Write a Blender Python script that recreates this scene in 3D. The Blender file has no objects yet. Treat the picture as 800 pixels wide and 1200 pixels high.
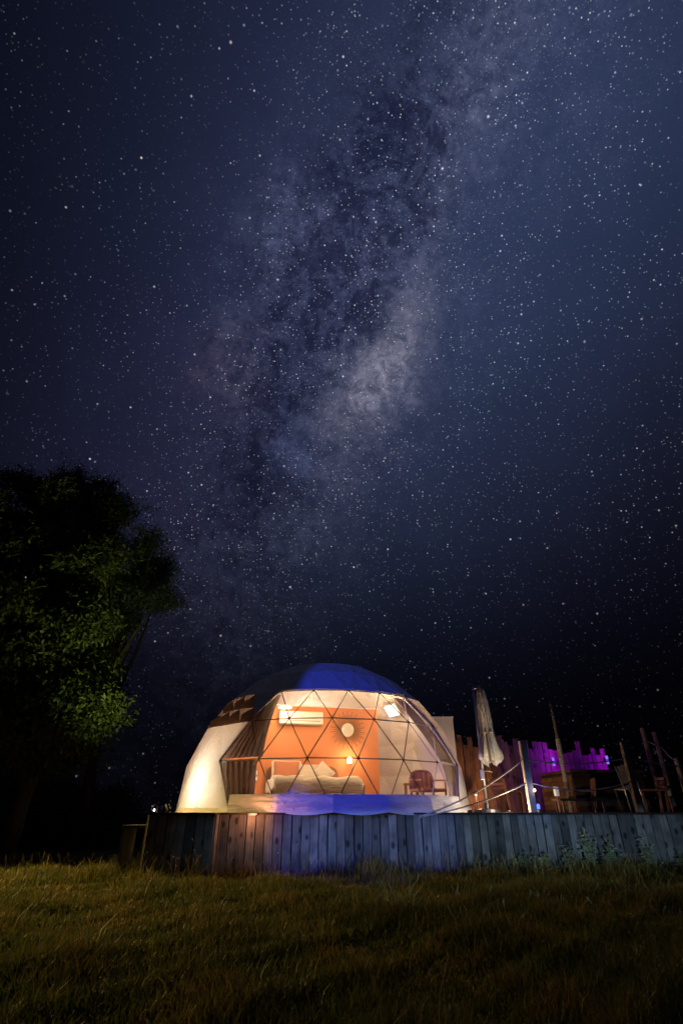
import bpy, bmesh, math, random
import numpy as np
from mathutils import Vector, Matrix, Euler

random.seed(7)
rng = np.random.default_rng(7)
sc = bpy.context.scene
COL = sc.collection
R_ = math.radians

# ------------------------------------------------------------------ camera
EYE = 0.89
FPX, TILT = 611.0, R_(29.9)
cam_d = bpy.data.cameras.new('camera')
cam_d.sensor_fit = 'VERTICAL'
cam_d.sensor_height = 36.0
cam_d.lens = FPX / 1200.0 * 36.0
cam_d.clip_start = 0.05
cam_d.clip_end = 2000
cam = bpy.data.objects.new('camera', cam_d)
COL.objects.link(cam)
cam.location = (0, 0, EYE)
cam.rotation_euler = (math.pi / 2 + TILT, 0, 0)
sc.camera = cam

sc.render.engine = 'CYCLES'
sc.cycles.use_denoising = True
sc.cycles.max_bounces = 8
sc.cycles.transparent_max_bounces = 16
sc.cycles.sample_clamp_indirect = 4.0
sc.cycles.caustics_reflective = False
sc.cycles.caustics_refractive = False
sc.view_settings.view_transform = 'Standard'
sc.view_settings.look = 'None'
sc.view_settings.exposure = 0.0
sc.view_settings.gamma = 1.0


def ray(px, py):
    """direction of a photograph pixel in the world"""
    dx, dy = (px - 400) / FPX, (600 - py) / FPX
    d = Vector((dx, math.cos(TILT) - dy * math.sin(TILT), math.sin(TILT) + dy * math.cos(TILT)))
    return d.normalized()


def at(px, py, D):
    """point seen at that pixel standing D metres ahead"""
    d = ray(px, py)
    return Vector((0, 0, EYE)) + d * (D / d.y)


# ------------------------------------------------------------------ night sky
world = bpy.data.worlds.new('World')
sc.world = world
world.use_nodes = True
wt = world.node_tree
wt.nodes.clear()


class NT:
    """small expression helper for node trees"""
    def __init__(s, t):
        s.t = t

    def put(s, sock, v):
        if isinstance(v, bpy.types.NodeSocket):
            s.t.links.new(v, sock)
        else:
            sock.default_value = v

    def m(s, op, a, b=None, c=None, clamp=False):
        n = s.t.nodes.new('ShaderNodeMath'); n.operation = op; n.use_clamp = clamp
        s.put(n.inputs[0], a)
        if b is not None: s.put(n.inputs[1], b)
        if c is not None: s.put(n.inputs[2], c)
        return n.outputs[0]

    def add(s, a, b): return s.m('ADD', a, b)
    def sub(s, a, b): return s.m('SUBTRACT', a, b)
    def mul(s, a, b): return s.m('MULTIPLY', a, b)

    def dot(s, v, w):
        n = s.t.nodes.new('ShaderNodeVectorMath'); n.operation = 'DOT_PRODUCT'
        s.put(n.inputs[0], v); s.put(n.inputs[1], tuple(w)); return n.outputs['Value']

    def vscale(s, v, f):
        n = s.t.nodes.new('ShaderNodeVectorMath'); n.operation = 'SCALE'
        s.put(n.inputs[0], v); s.put(n.inputs['Scale'], f); return n.outputs[0]

    def vadd(s, v, w):
        n = s.t.nodes.new('ShaderNodeVectorMath'); n.operation = 'ADD'
        s.put(n.inputs[0], v); s.put(n.inputs[1], w); return n.outputs[0]

    def vmul(s, v, w):
        n = s.t.nodes.new('ShaderNodeVectorMath'); n.operation = 'MULTIPLY'
        s.put(n.inputs[0], v); s.put(n.inputs[1], w); return n.outputs[0]

    def noise(s, v, scale, detail=4, rough=0.55, dist=0.0, out=0):
        n = s.t.nodes.new('ShaderNodeTexNoise')
        if v is not None: s.put(n.inputs['Vector'], v)
        n.inputs['Scale'].default_value = scale; n.inputs['Detail'].default_value = detail
        n.inputs['Roughness'].default_value = rough; n.inputs['Distortion'].default_value = dist
        return n.outputs[out]

    def maprange(s, v, a, b, c=0.0, d=1.0, smooth=True):
        n = s.t.nodes.new('ShaderNodeMapRange')
        n.interpolation_type = 'SMOOTHSTEP' if smooth else 'LINEAR'
        s.put(n.inputs[0], v)
        for i, x in enumerate((a, b, c, d)): s.put(n.inputs[1 + i], x)
        return n.outputs[0]

    def ramp(s, v, stops, mode='LINEAR'):
        n = s.t.nodes.new('ShaderNodeValToRGB'); s.put(n.inputs[0], v)
        cr = n.color_ramp; cr.interpolation = mode
        while len(cr.elements) < len(stops): cr.elements.new(0.5)
        for e, (p, c) in zip(cr.elements, stops):
            e.position = p; e.color = (*c, 1) if len(c) == 3 else c
        return n.outputs[0]

    def mix(s, f, a, b, blend='MIX'):
        n = s.t.nodes.new('ShaderNodeMix'); n.data_type = 'RGBA'; n.blend_type = blend
        s.put(n.inputs[0], f)
        s.put(n.inputs[6], a if isinstance(a, bpy.types.NodeSocket) else (*a, 1))
        s.put(n.inputs[7], b if isinstance(b, bpy.types.NodeSocket) else (*b, 1))
        return n.outputs[2]


def build_sky():
    T = NT(wt)
    tc = wt.nodes.new('ShaderNodeTexCoord')
    d = tc.outputs['Generated']
    sep = wt.nodes.new('ShaderNodeSeparateXYZ'); wt.links.new(d, sep.inputs[0])
    g = ray(432, 420)
    t = (ray(560, 120) - ray(330, 600)); t = (t - g * t.dot(g)).normalized()
    n = t.cross(g).normalized()
    if n.x < 0: n = -n                                           # n points to the right of the galactic band
    front = T.maprange(T.dot(d, g), -0.1, 0.3)
    # domain warp so nothing has a clean outline
    w1 = T.sub(T.noise(T.vscale(d, 1.0), 4.5, 5, 0.6), 0.5)
    w2 = T.sub(T.noise(T.vadd(d, (3.1, 1.7, 5.2)), 4.5, 5, 0.6), 0.5)
    w3 = T.sub(T.noise(T.vadd(d, (7.1, 2.7, 1.2)), 16, 4, 0.6), 0.5)
    a = T.add(T.dot(d, t), T.mul(w1, 0.22))
    b = T.add(T.add(T.dot(d, n), T.mul(w2, 0.13)), T.mul(w3, 0.08))

    def blob(px, py, sa, sb):
        v = ray(px, py); a0, b0 = v.dot(t), v.dot(n)
        qa = T.m('POWER', T.m('ABSOLUTE', T.m('DIVIDE', T.sub(a, a0), sa)), 2.0)
        qb = T.m('POWER', T.m('ABSOLUTE', T.m('DIVIDE', T.sub(b, b0), sb)), 2.0)
        return T.mul(T.m('EXPONENT', T.mul(T.add(qa, qb), -1.0)), front)

    z = sep.outputs[2]
    base = T.ramp(z, [(0.0, (.0012, .0009, .0020)), (0.12, (.0022, .0018, .0042)), (0.25, (.0040, .0036, .0090)), (0.45, (.0072, .0076, .0185)),
                      (0.65, (.0105, .0125, .031)), (0.85, (.0120, .0160, .040)), (1.0, (.0115, .0165, .041))])
    # lens vignette put into the sky colour, darker towards both sides
    fall = T.maprange(T.dot(d, n), -0.72, -0.22, 0.22, 1.0)
    fall2 = T.maprange(T.dot(d, n), 0.36, 0.66, 1.0, 0.62)
    sky = T.mix(1.0, base, T.ramp(T.mul(fall, fall2), [(0, (0, 0, 0)), (1, (1, 1, 1))]), 'MULTIPLY')
    cl = T.noise(d, 7.0, 7, 0.62, 0.6)
    cloud = T.maprange(cl, 0.30, 0.72)
    fine = T.maprange(T.noise(T.vadd(d, (1.3, 4.1, 2.2)), 26.0, 6, 0.65, 0.4), 0.30, 0.72)
    tex = T.add(T.mul(cloud, 0.75), T.mul(fine, 0.35))

    def lay(sky, mask, color, k=None):
        f = mask if k is None else T.mul(mask, k)
        return T.mix(1.0, sky, T.mix(f, (0, 0, 0), color), 'ADD')

    sky = lay(sky, blob(600, 300, 0.66, 0.26), (.0100, .0185, .0420))            # pale blue right flank
    sky = lay(sky, blob(500, 180, 0.50, 0.22), (.0070, .0105, .0220))
    sky = lay(sky, blob(300, 400, 0.50, 0.20), (.0060, .0052, .0170))            # violet left flank
    mott = T.maprange(T.noise(T.vadd(d, (5.3, 2.2, 8.4)), 40.0, 10, 0.80, 0.7), 0.32, 0.68, 0.05, 1.55)
    tex = T.mul(tex, mott)
    sky = lay(sky, blob(430, 390, 0.62, 0.15), (.0320, .0330, .0590), tex)       # star clouds
    sky = lay(sky, blob(447, 425, 0.13, 0.050), (.190, .172, .185), T.add(T.mul(tex, .75), .12))   # brightest cloud
    sky = lay(sky, blob(438, 480, 0.10, 0.070), (.062, .056, .080), T.add(T.mul(tex, .8), .05))
    sky = lay(sky, blob(525, 175, 0.14, 0.045), (.066, .070, .105), tex)
    sky = lay(sky, blob(330, 300, 0.11, 0.08), (.034, .042, .070), tex)
    sky = lay(sky, blob(275, 425, 0.10, 0.06), (.040, .031, .040), tex)
    sky = lay(sky, blob(342, 525, 0.05, 0.030), (.026, .038, .085), T.add(tex, .08))
    sky = lay(sky, blob(290, 700, 0.12, 0.09), (.0090, .0110, .0200), tex)
    # dark dust lanes, ragged at every scale
    rift = T.add(T.mul(blob(392, 350, 0.46, 0.060), 0.92), T.mul(blob(325, 400, 0.22, 0.11), 0.85))
    rift = T.add(rift, T.mul(blob(455, 225, 0.22, 0.11), 0.62))
    rift = T.add(rift, T.mul(blob(300, 620, 0.20, 0.12), 0.35))
    d1 = T.noise(T.vadd(d, (9.3, 0.2, 4.4)), 12.0, 12, 0.78, 0.9)
    d2 = T.noise(T.vadd(d, (2.3, 6.2, 1.4)), 36.0, 10, 0.8, 0.8)
    dust = T.maprange(T.add(T.mul(d1, .65), T.mul(d2, .35)), 0.43, 0.60)
    dark = T.m('MINIMUM', T.mul(rift, T.add(T.mul(dust, 0.95), 0.10)), 0.82)
    sky = T.mix(dark, sky, T.mix(1.0, sky, (0.26, 0.24, 0.34), 'MULTIPLY'))

    low = T.maprange(z, 0.03, 0.50, 0.25, 1.0)
    sky = T.mix(1.0, sky, T.ramp(low, [(0, (0, 0, 0)), (1, (1, 1, 1))]), 'MULTIPLY')
    # stars: points of a 3D lattice that lie on the celestial sphere
    def stars(scale, rad, gain, off, pw, thr=None):
        v = wt.nodes.new('ShaderNodeTexVoronoi'); v.feature = 'F1'
        v.inputs['Scale'].default_value = scale; v.inputs['Randomness'].default_value = 1.0
        wt.links.new(T.vadd(d, off), v.inputs['Vector'])
        core = T.m('SUBTRACT', 1.0, T.m('DIVIDE', v.outputs['Distance'], rad * scale), clamp=True)
        sepc = wt.nodes.new('ShaderNodeSeparateColor'); wt.links.new(v.outputs['Color'], sepc.inputs[0])
        br = T.mul(T.m('POWER', sepc.outputs[0], pw), gain)
        tint = T.ramp(sepc.outputs[1], [(0, (.62, .78, 1.0)), (0.6, (.92, .95, 1.0)), (1, (1.0, .86, .74))])
        i = T.mul(T.m('POWER', core, 1.4), br)
        if thr is not None: i = T.mul(i, thr)
        return T.mix(1.0, tint, T.mix(T.m('MINIMUM', i, 1.0), (0, 0, 0), (1, 1, 1)), 'MULTIPLY'), i

    hor = T.maprange(z, 0.16, 0.5, 0.12, 1.0)
    haze_l = T.mul(hor, T.maprange(T.dot(d, n), -0.55, -0.1, 0.35, 1.0))
    clump = T.maprange(T.noise(T.vadd(d, (4.4, 8.1, 0.6)), 9.0, 6, 0.7, 0.4), 0.34, 0.66, 0.35, 1.5)
    bandm = T.mul(T.add(0.45, T.mul(blob(440, 330, 0.7, 0.26), 1.6)), clump)
    grainm = T.mul(T.mul(T.mul(blob(430, 350, 0.55, 0.17), T.m('SUBTRACT', 1.0, dark)), clump), hor)
    for scale, rad, gain, off, pw, thr in (
            (330, .0010, 0.42, (.71, .07, .33), 1.0, grainm),
            (170, .00125, 0.75, (.31, .77, .13), 1.4, T.mul(haze_l, bandm)),
            (110, .00155, 1.1, (.11, .37, .63), 2.8, T.mul(haze_l, clump)),
            (46, .0022, 1.2, (.91, .17, .43), 2.4, T.maprange(z, 0.12, 0.4, 0.25, 1.0)),
            (19, .0028, 1.2, (.51, .27, .23), 1.0, T.maprange(z, 0.12, 0.4, 0.3, 1.0))):
        c, i = stars(scale, rad, gain, off, pw, thr)
        sky = T.mix(1.0, sky, c, 'ADD')
    bg = wt.nodes.new('ShaderNodeBackground'); wt.links.new(sky, bg.inputs[0])
    bg.inputs[1].default_value = 1.0
    out = wt.nodes.new('ShaderNodeOutputWorld'); wt.links.new(bg.outputs[0], out.inputs[0])


build_sky()

# moonlight: barely there
sun_d = bpy.data.lights.new('moon', 'SUN')
sun_d.energy = 0.004
sun_d.angle = R_(0.5)
sun_d.color = (1.0, 0.93, 0.82)
sun = bpy.data.objects.new('moon', sun_d); COL.objects.link(sun)
sun.rotation_euler = (R_(50), 0, R_(-60))

# ------------------------------------------------------------------ helpers
WORLD = {}                                                       # world position of each object's origin


def tag(o, label, cat, group=None):
    o['label'] = label; o['category'] = cat
    if group: o['group'] = group
    return o


def kind(o, k):
    o['kind'] = k
    return o


def thing(name, loc, label, cat, group=None):
    o = bpy.data.objects.new(name, None)
    o.empty_display_size = 0.1
    COL.objects.link(o); o.location = loc
    WORLD[o] = Vector(loc)
    return tag(o, label, cat, group)


def mesh(name, verts, faces, mat, parent=None, smooth=False, origin=None):
    """one mesh object from world-space vertices"""
    p = WORLD.get(parent, Vector((0, 0, 0))) if parent else Vector((0, 0, 0))
    org = Vector(origin) if origin is not None else (p if parent else Vector((0, 0, 0)))
    me = bpy.data.meshes.new(name)
    me.from_pydata([tuple(Vector(v) - org) for v in verts], [], faces)
    me.update()
    if smooth:
        me.polygons.foreach_set('use_smooth', [True] * len(me.polygons))
    if mat: me.materials.append(mat)
    o = bpy.data.objects.new(name, me); COL.objects.link(o)
    if parent: o.parent = parent
    o.location = org - p
    WORLD[o] = org
    return o


class MB:
    """collects simple shapes in world space"""
    def __init__(s):
        s.v, s.f = [], []

    def quad(s, *p):
        k = len(s.v); s.v += [Vector(q) for q in p]; s.f.append(tuple(range(k, k + len(p)))); return s

    def box(s, c, size, rz=0.0, M=None):
        k = len(s.v); hx, hy, hz = (q / 2 for q in size)
        Rm = M if M is not None else Matrix.Rotation(rz, 3, 'Z')
        for dx, dy, dz in ((-1,-1,-1),(1,-1,-1),(1,1,-1),(-1,1,-1),(-1,-1,1),(1,-1,1),(1,1,1),(-1,1,1)):
            s.v.append(Vector(c) + Rm @ Vector((dx * hx, dy * hy, dz * hz)))
        s.f += [tuple(k + i for i in q) for q in ((0,3,2,1),(4,5,6,7),(0,1,5,4),(1,2,6,5),(2,3,7,6),(3,0,4,7))]
        return s

    def bar(s, a, b, w, h=None, up=(0, 0, 1)):
        """square bar from a to b"""
        a, b = Vector(a), Vector(b); h = h or w
        d = (b - a).normalized(); x = d.cross(Vector(up))
        if x.length < 1e-4: x = d.cross(Vector((0, 1, 0)))
        x.normalize(); y = d.cross(x); k = len(s.v)
        for p in (a, b):
            for sx, sy in ((-1,-1),(1,-1),(1,1),(-1,1)):
                s.v.append(p + x * sx * w / 2 + y * sy * h / 2)
        s.f += [tuple(k + i for i in q) for q in ((0,3,2,1),(4,5,6,7),(0,1,5,4),(1,2,6,5),(2,3,7,6),(3,0,4,7))]
        return s

    def tube(s, pts, r, n=8, cap=True):
        pts = [Vector(p) for p in pts]; rs = r if isinstance(r, (list, tuple)) else [r] * len(pts)
        k0 = len(s.v); ref = None
        for i, p in enumerate(pts):
            d = (pts[min(i + 1, len(pts) - 1)] - pts[max(i - 1, 0)]).normalized()
            if ref is None:
                ref = d.cross(Vector((0.13, 0.31, 0.94)))
                if ref.length < 1e-3: ref = d.cross(Vector((1, 0, 0)))
            x = (ref - d * ref.dot(d)).normalized(); y = d.cross(x); ref = x
            for j in range(n):
                an = 2 * math.pi * j / n
                s.v.append(p + (x * math.cos(an) + y * math.sin(an)) * rs[i])
        for i in range(len(pts) - 1):
            for j in range(n):
                q = k0 + i * n
                s.f.append((q + j, q + (j + 1) % n, q + n + (j + 1) % n, q + n + j))
        if cap:
            s.f.append(tuple(k0 + j for j in reversed(range(n))))
            s.f.append(tuple(k0 + (len(pts) - 1) * n + j for j in range(n)))
        return s

    def lathe(s, c, prof, n=16, M=None, cap=True):
        k0 = len(s.v); c = Vector(c); M = M or Matrix.Identity(3)
        for r, z in prof:
            for j in range(n):
                an = 2 * math.pi * j / n
                s.v.append(c + M @ Vector((r * math.cos(an), r * math.sin(an), z)))
        for i in range(len(prof) - 1):
            for j in range(n):
                q = k0 + i * n
                s.f.append((q + j, q + (j + 1) % n, q + n + (j + 1) % n, q + n + j))
        if cap:
            s.f.append(tuple(k0 + j for j in reversed(range(n))))
            s.f.append(tuple(k0 + (len(prof) - 1) * n + j for j in range(n)))
        return s

    def build(s, name, mat, parent=None, smooth=False, origin=None):
        return mesh(name, s.v, s.f, mat, parent, smooth, origin)


def soften(o, w=0.01, seg=2):
    m = o.modifiers.new('bevel', 'BEVEL'); m.width = w; m.segments = seg; m.limit_method = 'ANGLE'
    return o


def subsurf(o, lv=2):
    m = o.modifiers.new('subsurf', 'SUBSURF'); m.levels = lv; m.render_levels = lv
    o.data.polygons.foreach_set('use_smooth', [True] * len(o.data.polygons))
    return o


# ------------------------------------------------------------------ materials
def material(name):
    m = bpy.data.materials.new(name); m.use_nodes = True
    t = m.node_tree; t.nodes.clear()
    out = t.nodes.new('ShaderNodeOutputMaterial')
    return m, t, NT(t), out


def principled(t, out, col, rough=0.6, metal=0.0, spec=0.4):
    p = t.nodes.new('ShaderNodeBsdfPrincipled')
    if isinstance(col, bpy.types.NodeSocket): t.links.new(col, p.inputs['Base Color'])
    else: p.inputs['Base Color'].default_value = (*col, 1)
    p.inputs['Roughness'].default_value = rough; p.inputs['Metallic'].default_value = metal
    p.inputs['Specular IOR Level'].default_value = spec
    t.links.new(p.outputs[0], out.inputs[0])
    return p


def bump(t, p, h, strength=0.3, dist=0.01):
    b = t.nodes.new('ShaderNodeBump'); b.inputs['Strength'].default_value = strength
    b.inputs['Distance'].default_value = dist
    t.links.new(h, b.inputs['Height']); t.links.new(b.outputs[0], p.inputs['Normal'])


def objcoord(t, random_offset=True):
    T = NT(t); tc = t.nodes.new('ShaderNodeTexCoord'); v = tc.outputs['Object']
    if random_offset:
        oi = t.nodes.new('ShaderNodeObjectInfo')
        v = T.vadd(v, T.vscale((1, 1, 1), T.mul(oi.outputs['Random'], 37.0)))
        return v, oi.outputs['Random']
    return v, None


def mat_plain(name, col, rough=0.6, metal=0.0, spec=0.4, var=0.18, scale=8, bmp=0.15):
    m, t, T, out = material(name)
    v, _ = objcoord(t)
    n = T.noise(v, scale, 5, 0.6)
    c = T.mix(n, tuple(x * (1 - var) for x in col), tuple(min(1, x * (1 + var)) for x in col))
    p = principled(t, out, c, rough, metal, spec)
    bump(t, p, T.noise(v, scale * 6, 3), bmp, 0.004)
    return m


def mat_wood(name, dark, light, knots=True, grain=(26, 26, 1.6), rough=0.8, tint=0.35):
    m, t, T, out = material(name)
    v, rnd = objcoord(t)
    gv = T.vmul(v, grain)
    g = T.noise(gv, 1.0, 6, 0.65, 0.3)
    c = T.ramp(g, [(0.25, dark), (0.75, light)])
    stain = T.maprange(T.noise(v, 3.0, 5, 0.6), 0.35, 0.75)
    c = T.mix(T.mul(stain, 0.72), c, tuple(x * 0.45 for x in dark))
    if knots:
        vo = t.nodes.new('ShaderNodeTexVoronoi'); vo.inputs['Scale'].default_value = 1.0
        t.links.new(T.vmul(v, (5.5, 5.5, 3.4)), vo.inputs['Vector'])
        kn = T.maprange(T.add(vo.outputs['Distance'], T.mul(T.noise(v, 30, 3), .12)), 0.17, 0.31, 1.0, 0.0)
        c = T.mix(T.mul(kn, 0.88), c, (0.012, 0.010, 0.009))
    tn = T.add(1.0 - tint, T.mul(rnd, tint * 2))
    c = T.mix(1.0, c, T.ramp(T.mul(tn, 0.5), [(0, (0, 0, 0)), (1, (2, 2, 2))]), 'MULTIPLY')
    p = principled(t, out, c, rough, 0.0, 0.25)
    bump(t, p, g, 0.5, 0.006)
    return m


def mat_emit(name, col, strength):
    m, t, T, out = material(name)
    e = t.nodes.new('ShaderNodeEmission')
    e.inputs[0].default_value = (*col, 1); e.inputs[1].default_value = strength
    t.links.new(e.outputs[0], out.inputs[0])
    return m


def mat_fabric(name, col, trans, rough=0.55, spec=0.25, wr=1.0):
    """sheet that lets part of the light through"""
    m, t, T, out = material(name)
    v, _ = objcoord(t, False)
    n = T.noise(v, 2.2, 6, 0.6)
    c = T.mix(n, tuple(x * 0.88 for x in col), col)
    d = t.nodes.new('ShaderNodeBsdfPrincipled'); t.links.new(c, d.inputs['Base Color'])
    d.inputs['Roughness'].default_value = rough; d.inputs['Specular IOR Level'].default_value = spec
    b = t.nodes.new('ShaderNodeBump'); b.inputs['Strength'].default_value = 0.7 * wr; b.inputs['Distance'].default_value = 0.04
    t.links.new(T.noise(T.vmul(v, (3, 3, 9)), 2.0, 5, 0.6, 0.8), b.inputs['Height'])
    t.links.new(b.outputs[0], d.inputs['Normal'])
    if trans > 0:
        tr = t.nodes.new('ShaderNodeBsdfTranslucent'); t.links.new(c, tr.inputs[0])
        mx = t.nodes.new('ShaderNodeMixShader'); mx.inputs[0].default_value = trans
        t.links.new(d.outputs[0], mx.inputs[1]); t.links.new(tr.outputs[0], mx.inputs[2])
        t.links.new(mx.outputs[0], out.inputs[0])
    else:
        t.links.new(d.outputs[0], out.inputs[0])
    return m


def mat_clear(name):
    m, t, T, out = material(name)
    v, _ = objcoord(t, False)
    tr = t.nodes.new('ShaderNodeBsdfTransparent'); tr.inputs[0].default_value = (.96, .95, .93, 1)
    gl = t.nodes.new('ShaderNodeBsdfGlossy'); gl.inputs['Roughness'].default_value = 0.12
    b = t.nodes.new('ShaderNodeBump'); b.inputs['Strength'].default_value = 0.5; b.inputs['Distance'].default_value = 0.02
    t.links.new(T.noise(v, 2.5, 4, 0.6, 1.0), b.inputs['Height']); t.links.new(b.outputs[0], gl.inputs['Normal'])
    mx = t.nodes.new('ShaderNodeMixShader'); mx.inputs[0].default_value = 0.05
    t.links.new(tr.outputs[0], mx.inputs[1]); t.links.new(gl.outputs[0], mx.inputs[2])
    ve = t.nodes.new('ShaderNodeBsdfTranslucent'); ve.inputs[0].default_value = (.9, .87, .82, 1)
    m2 = t.nodes.new('ShaderNodeMixShader')
    t.links.new(T.maprange(T.noise(v, 1.6, 5, .6), .35, .75, .02, .08), m2.inputs[0])
    t.links.new(mx.outputs[0], m2.inputs[1]); t.links.new(ve.outputs[0], m2.inputs[2])
    t.links.new(m2.outputs[0], out.inputs[0])
    return m


def mat_leafy(name, stops, trans=0.35, rough=0.55):
    """foliage: colour varies leaf by leaf with the 'tone' attribute"""
    m, t, T, out = material(name)
    at_ = t.nodes.new('ShaderNodeAttribute'); at_.attribute_name = 'tone'
    c = T.ramp(at_.outputs['Fac'], stops)
    d = t.nodes.new('ShaderNodeBsdfPrincipled'); t.links.new(c, d.inputs['Base Color'])
    d.inputs['Roughness'].default_value = rough; d.inputs['Specular IOR Level'].default_value = 0.25
    tr = t.nodes.new('ShaderNodeBsdfTranslucent'); t.links.new(c, tr.inputs[0])
    mx = t.nodes.new('ShaderNodeMixShader'); mx.inputs[0].default_value = trans
    t.links.new(d.outputs[0], mx.inputs[1]); t.links.new(tr.outputs[0], mx.inputs[2])
    t.links.new(mx.outputs[0], out.inputs[0])
    return m


M = {}
M['plank'] = mat_wood('weathered plank', (.075, .07, .062), (.21, .19, .165), tint=.5)
M['board'] = mat_wood('brown board', (.09, .045, .025), (.24, .12, .065), grain=(20, 20, 1.3))
M['post'] = mat_wood('round post', (.16, .11, .075), (.34, .25, .18), knots=False)
M['dark_wood'] = mat_wood('dark stained wood', (.035, .02, .014), (.09, .05, .032), knots=False, grain=(1.6, 26, 26))
M['chair_light'] = mat_wood('terracotta rattan', (.40, .17, .09), (.66, .30, .17), knots=False, grain=(60, 60, 60))
M['chair_wood'] = mat_wood('red brown wood', (.22, .085, .045), (.42, .18, .10), knots=False)
M['cover'] = mat_fabric('white pvc cover', (.78, .74, .68), 0.0)
M['cover_thin'] = mat_fabric('thin white pvc cover', (.82, .78, .72), 0.42)
M['hem'] = mat_fabric('white pvc hem', (.76, .74, .72), 0.03, wr=1.6)
M['glow_panel'] = mat_fabric('vent mesh', (.30, .23, .18), 0.32)  # invented mesh that lets room light out behind the flaps
M['flap'] = mat_fabric('brown grey flap', (.66, .52, .43), 0.55)
M['clear'] = mat_clear('clear pvc')
M['strut'] = mat_plain('dark steel tube', (.13, .10, .085), 0.45, 0.6)
M['strut_white'] = mat_plain('white steel tube', (.6, .57, .53), 0.45)
M['orange'] = mat_plain('terracotta painted wall', (.69, .265, .115), 0.85, var=0.06, scale=3, spec=.2)
M['linen'] = mat_fabric('cream linen', (.74, .66, .57), 0.0, rough=.9, spec=.12, wr=1.2)
M['throw'] = mat_plain('taupe blanket', (.26, .17, .13), 0.9, scale=30, spec=.15, bmp=.5)
M['terracotta'] = mat_plain('terracotta cushion', (.50, .20, .11), 0.9, scale=30, spec=.15, bmp=.4)
M['white'] = mat_plain('white plastic', (.80, .79, .76), 0.4, var=0.03)
M['rattan'] = mat_wood('rattan', (.36, .17, .09), (.60, .30, .17), knots=False, grain=(60, 60, 60))
M['curtain'] = mat_fabric('brown curtain', (.20, .135, .11), 0.38)
M['curtain_light'] = mat_fabric('taupe curtain', (.40, .32, .27), 0.30)
M['metal'] = mat_plain('dark metal', (.05, .05, .055), 0.4, 0.7)
M['steel'] = mat_plain('brushed steel', (.55, .55, .55), 0.35, 0.8)
M['brass'] = mat_plain('dull brass', (.22, .12, .05), 0.5, 0.3)
M['mirror'] = mat_plain('pale mirror disc', (.82, .78, .70), 0.2, 0.2, var=.05)
M['rope'] = mat_plain('pale rope', (.50, .42, .32), 0.9, scale=60, bmp=.6)
M['canvas'] = mat_fabric('cream canvas', (.82, .77, .68), 0.12, rough=.9, spec=.1)
M['tan'] = mat_fabric('tan sling', (.34, .24, .17), 0.1, rough=.9, spec=.1)
M['bark'] = mat_wood('bark', (.03, .024, .018), (.09, .07, .055), knots=False)
M['leaf'] = mat_leafy('broad leaf', [(0, (.030, .050, .012)), (.5, (.060, .085, .018)), (1, (.11, .12, .028))])
M['leaf_dark'] = mat_leafy('small dark leaf', [(0, (.022, .034, .014)), (.6, (.045, .062, .024)), (1, (.08, .085, .045))])
M['blade'] = mat_leafy('grass blade', [(0, (.040, .058, .012)), (.45, (.080, .092, .020)), (.75, (.15, .115, .028)), (1, (.24, .17, .048))], 0.4)
M['weed'] = mat_leafy('weed', [(0, (.10, .16, .07)), (.6, (.22, .30, .15)), (1, (.38, .43, .28))], 0.3)


def light(name, loc, energy, col, radius=0.05, typ='POINT', parent=None, rot=None, spot=None, blend=0.3):
    l = bpy.data.lights.new(name, typ); l.energy = energy; l.color = col
    l.shadow_soft_size = radius
    if spot: l.spot_size = R_(spot); l.spot_blend = blend
    o = bpy.data.objects.new(name, l); COL.objects.link(o)
    if parent:
        o.parent = parent; o.location = Vector(loc) - WORLD[parent]
    else: o.location = loc
    if rot is not None: o.rotation_euler = rot
    return o


# ------------------------------------------------------------------ ground
def build_ground():
    m, t, T, out = material('meadow soil')
    v, _ = objcoord(t, False)
    n = T.noise(v, 1.1, 8, 0.65)
    c = T.ramp(n, [(.3, (.030, .024, .012)), (.55, (.060, .050, .020)), (.8, (.085, .065, .030))])
    p = principled(t, out, c, 0.95, 0, 0.1)
    bump(t, p, T.noise(v, 14, 6, 0.7), 0.9, 0.05)
    S, N = 700.0, 40
    xs = [math.copysign(abs(u) ** 3 * S, u) for u in np.linspace(-1, 1, 2 * N + 1)]
    V = [(x, y + 6, 0.0) for y in xs for x in xs]
    W = 2 * N + 1
    F = [(j * W + i, j * W + i + 1, (j + 1) * W + i + 1, (j + 1) * W + i) for j in range(2 * N) for i in range(2 * N)]
    kind(mesh('ground', V, F, m), 'structure')


build_ground()

# ------------------------------------------------------------------ deck
DECK = EYE - 0.012
EDGE = [(-3.03, 9.52), (-1.98, 9.52), (-1.98, 9.90), (-0.95, 9.90), (3.25, 10.72), (8.6, 10.78)]


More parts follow.
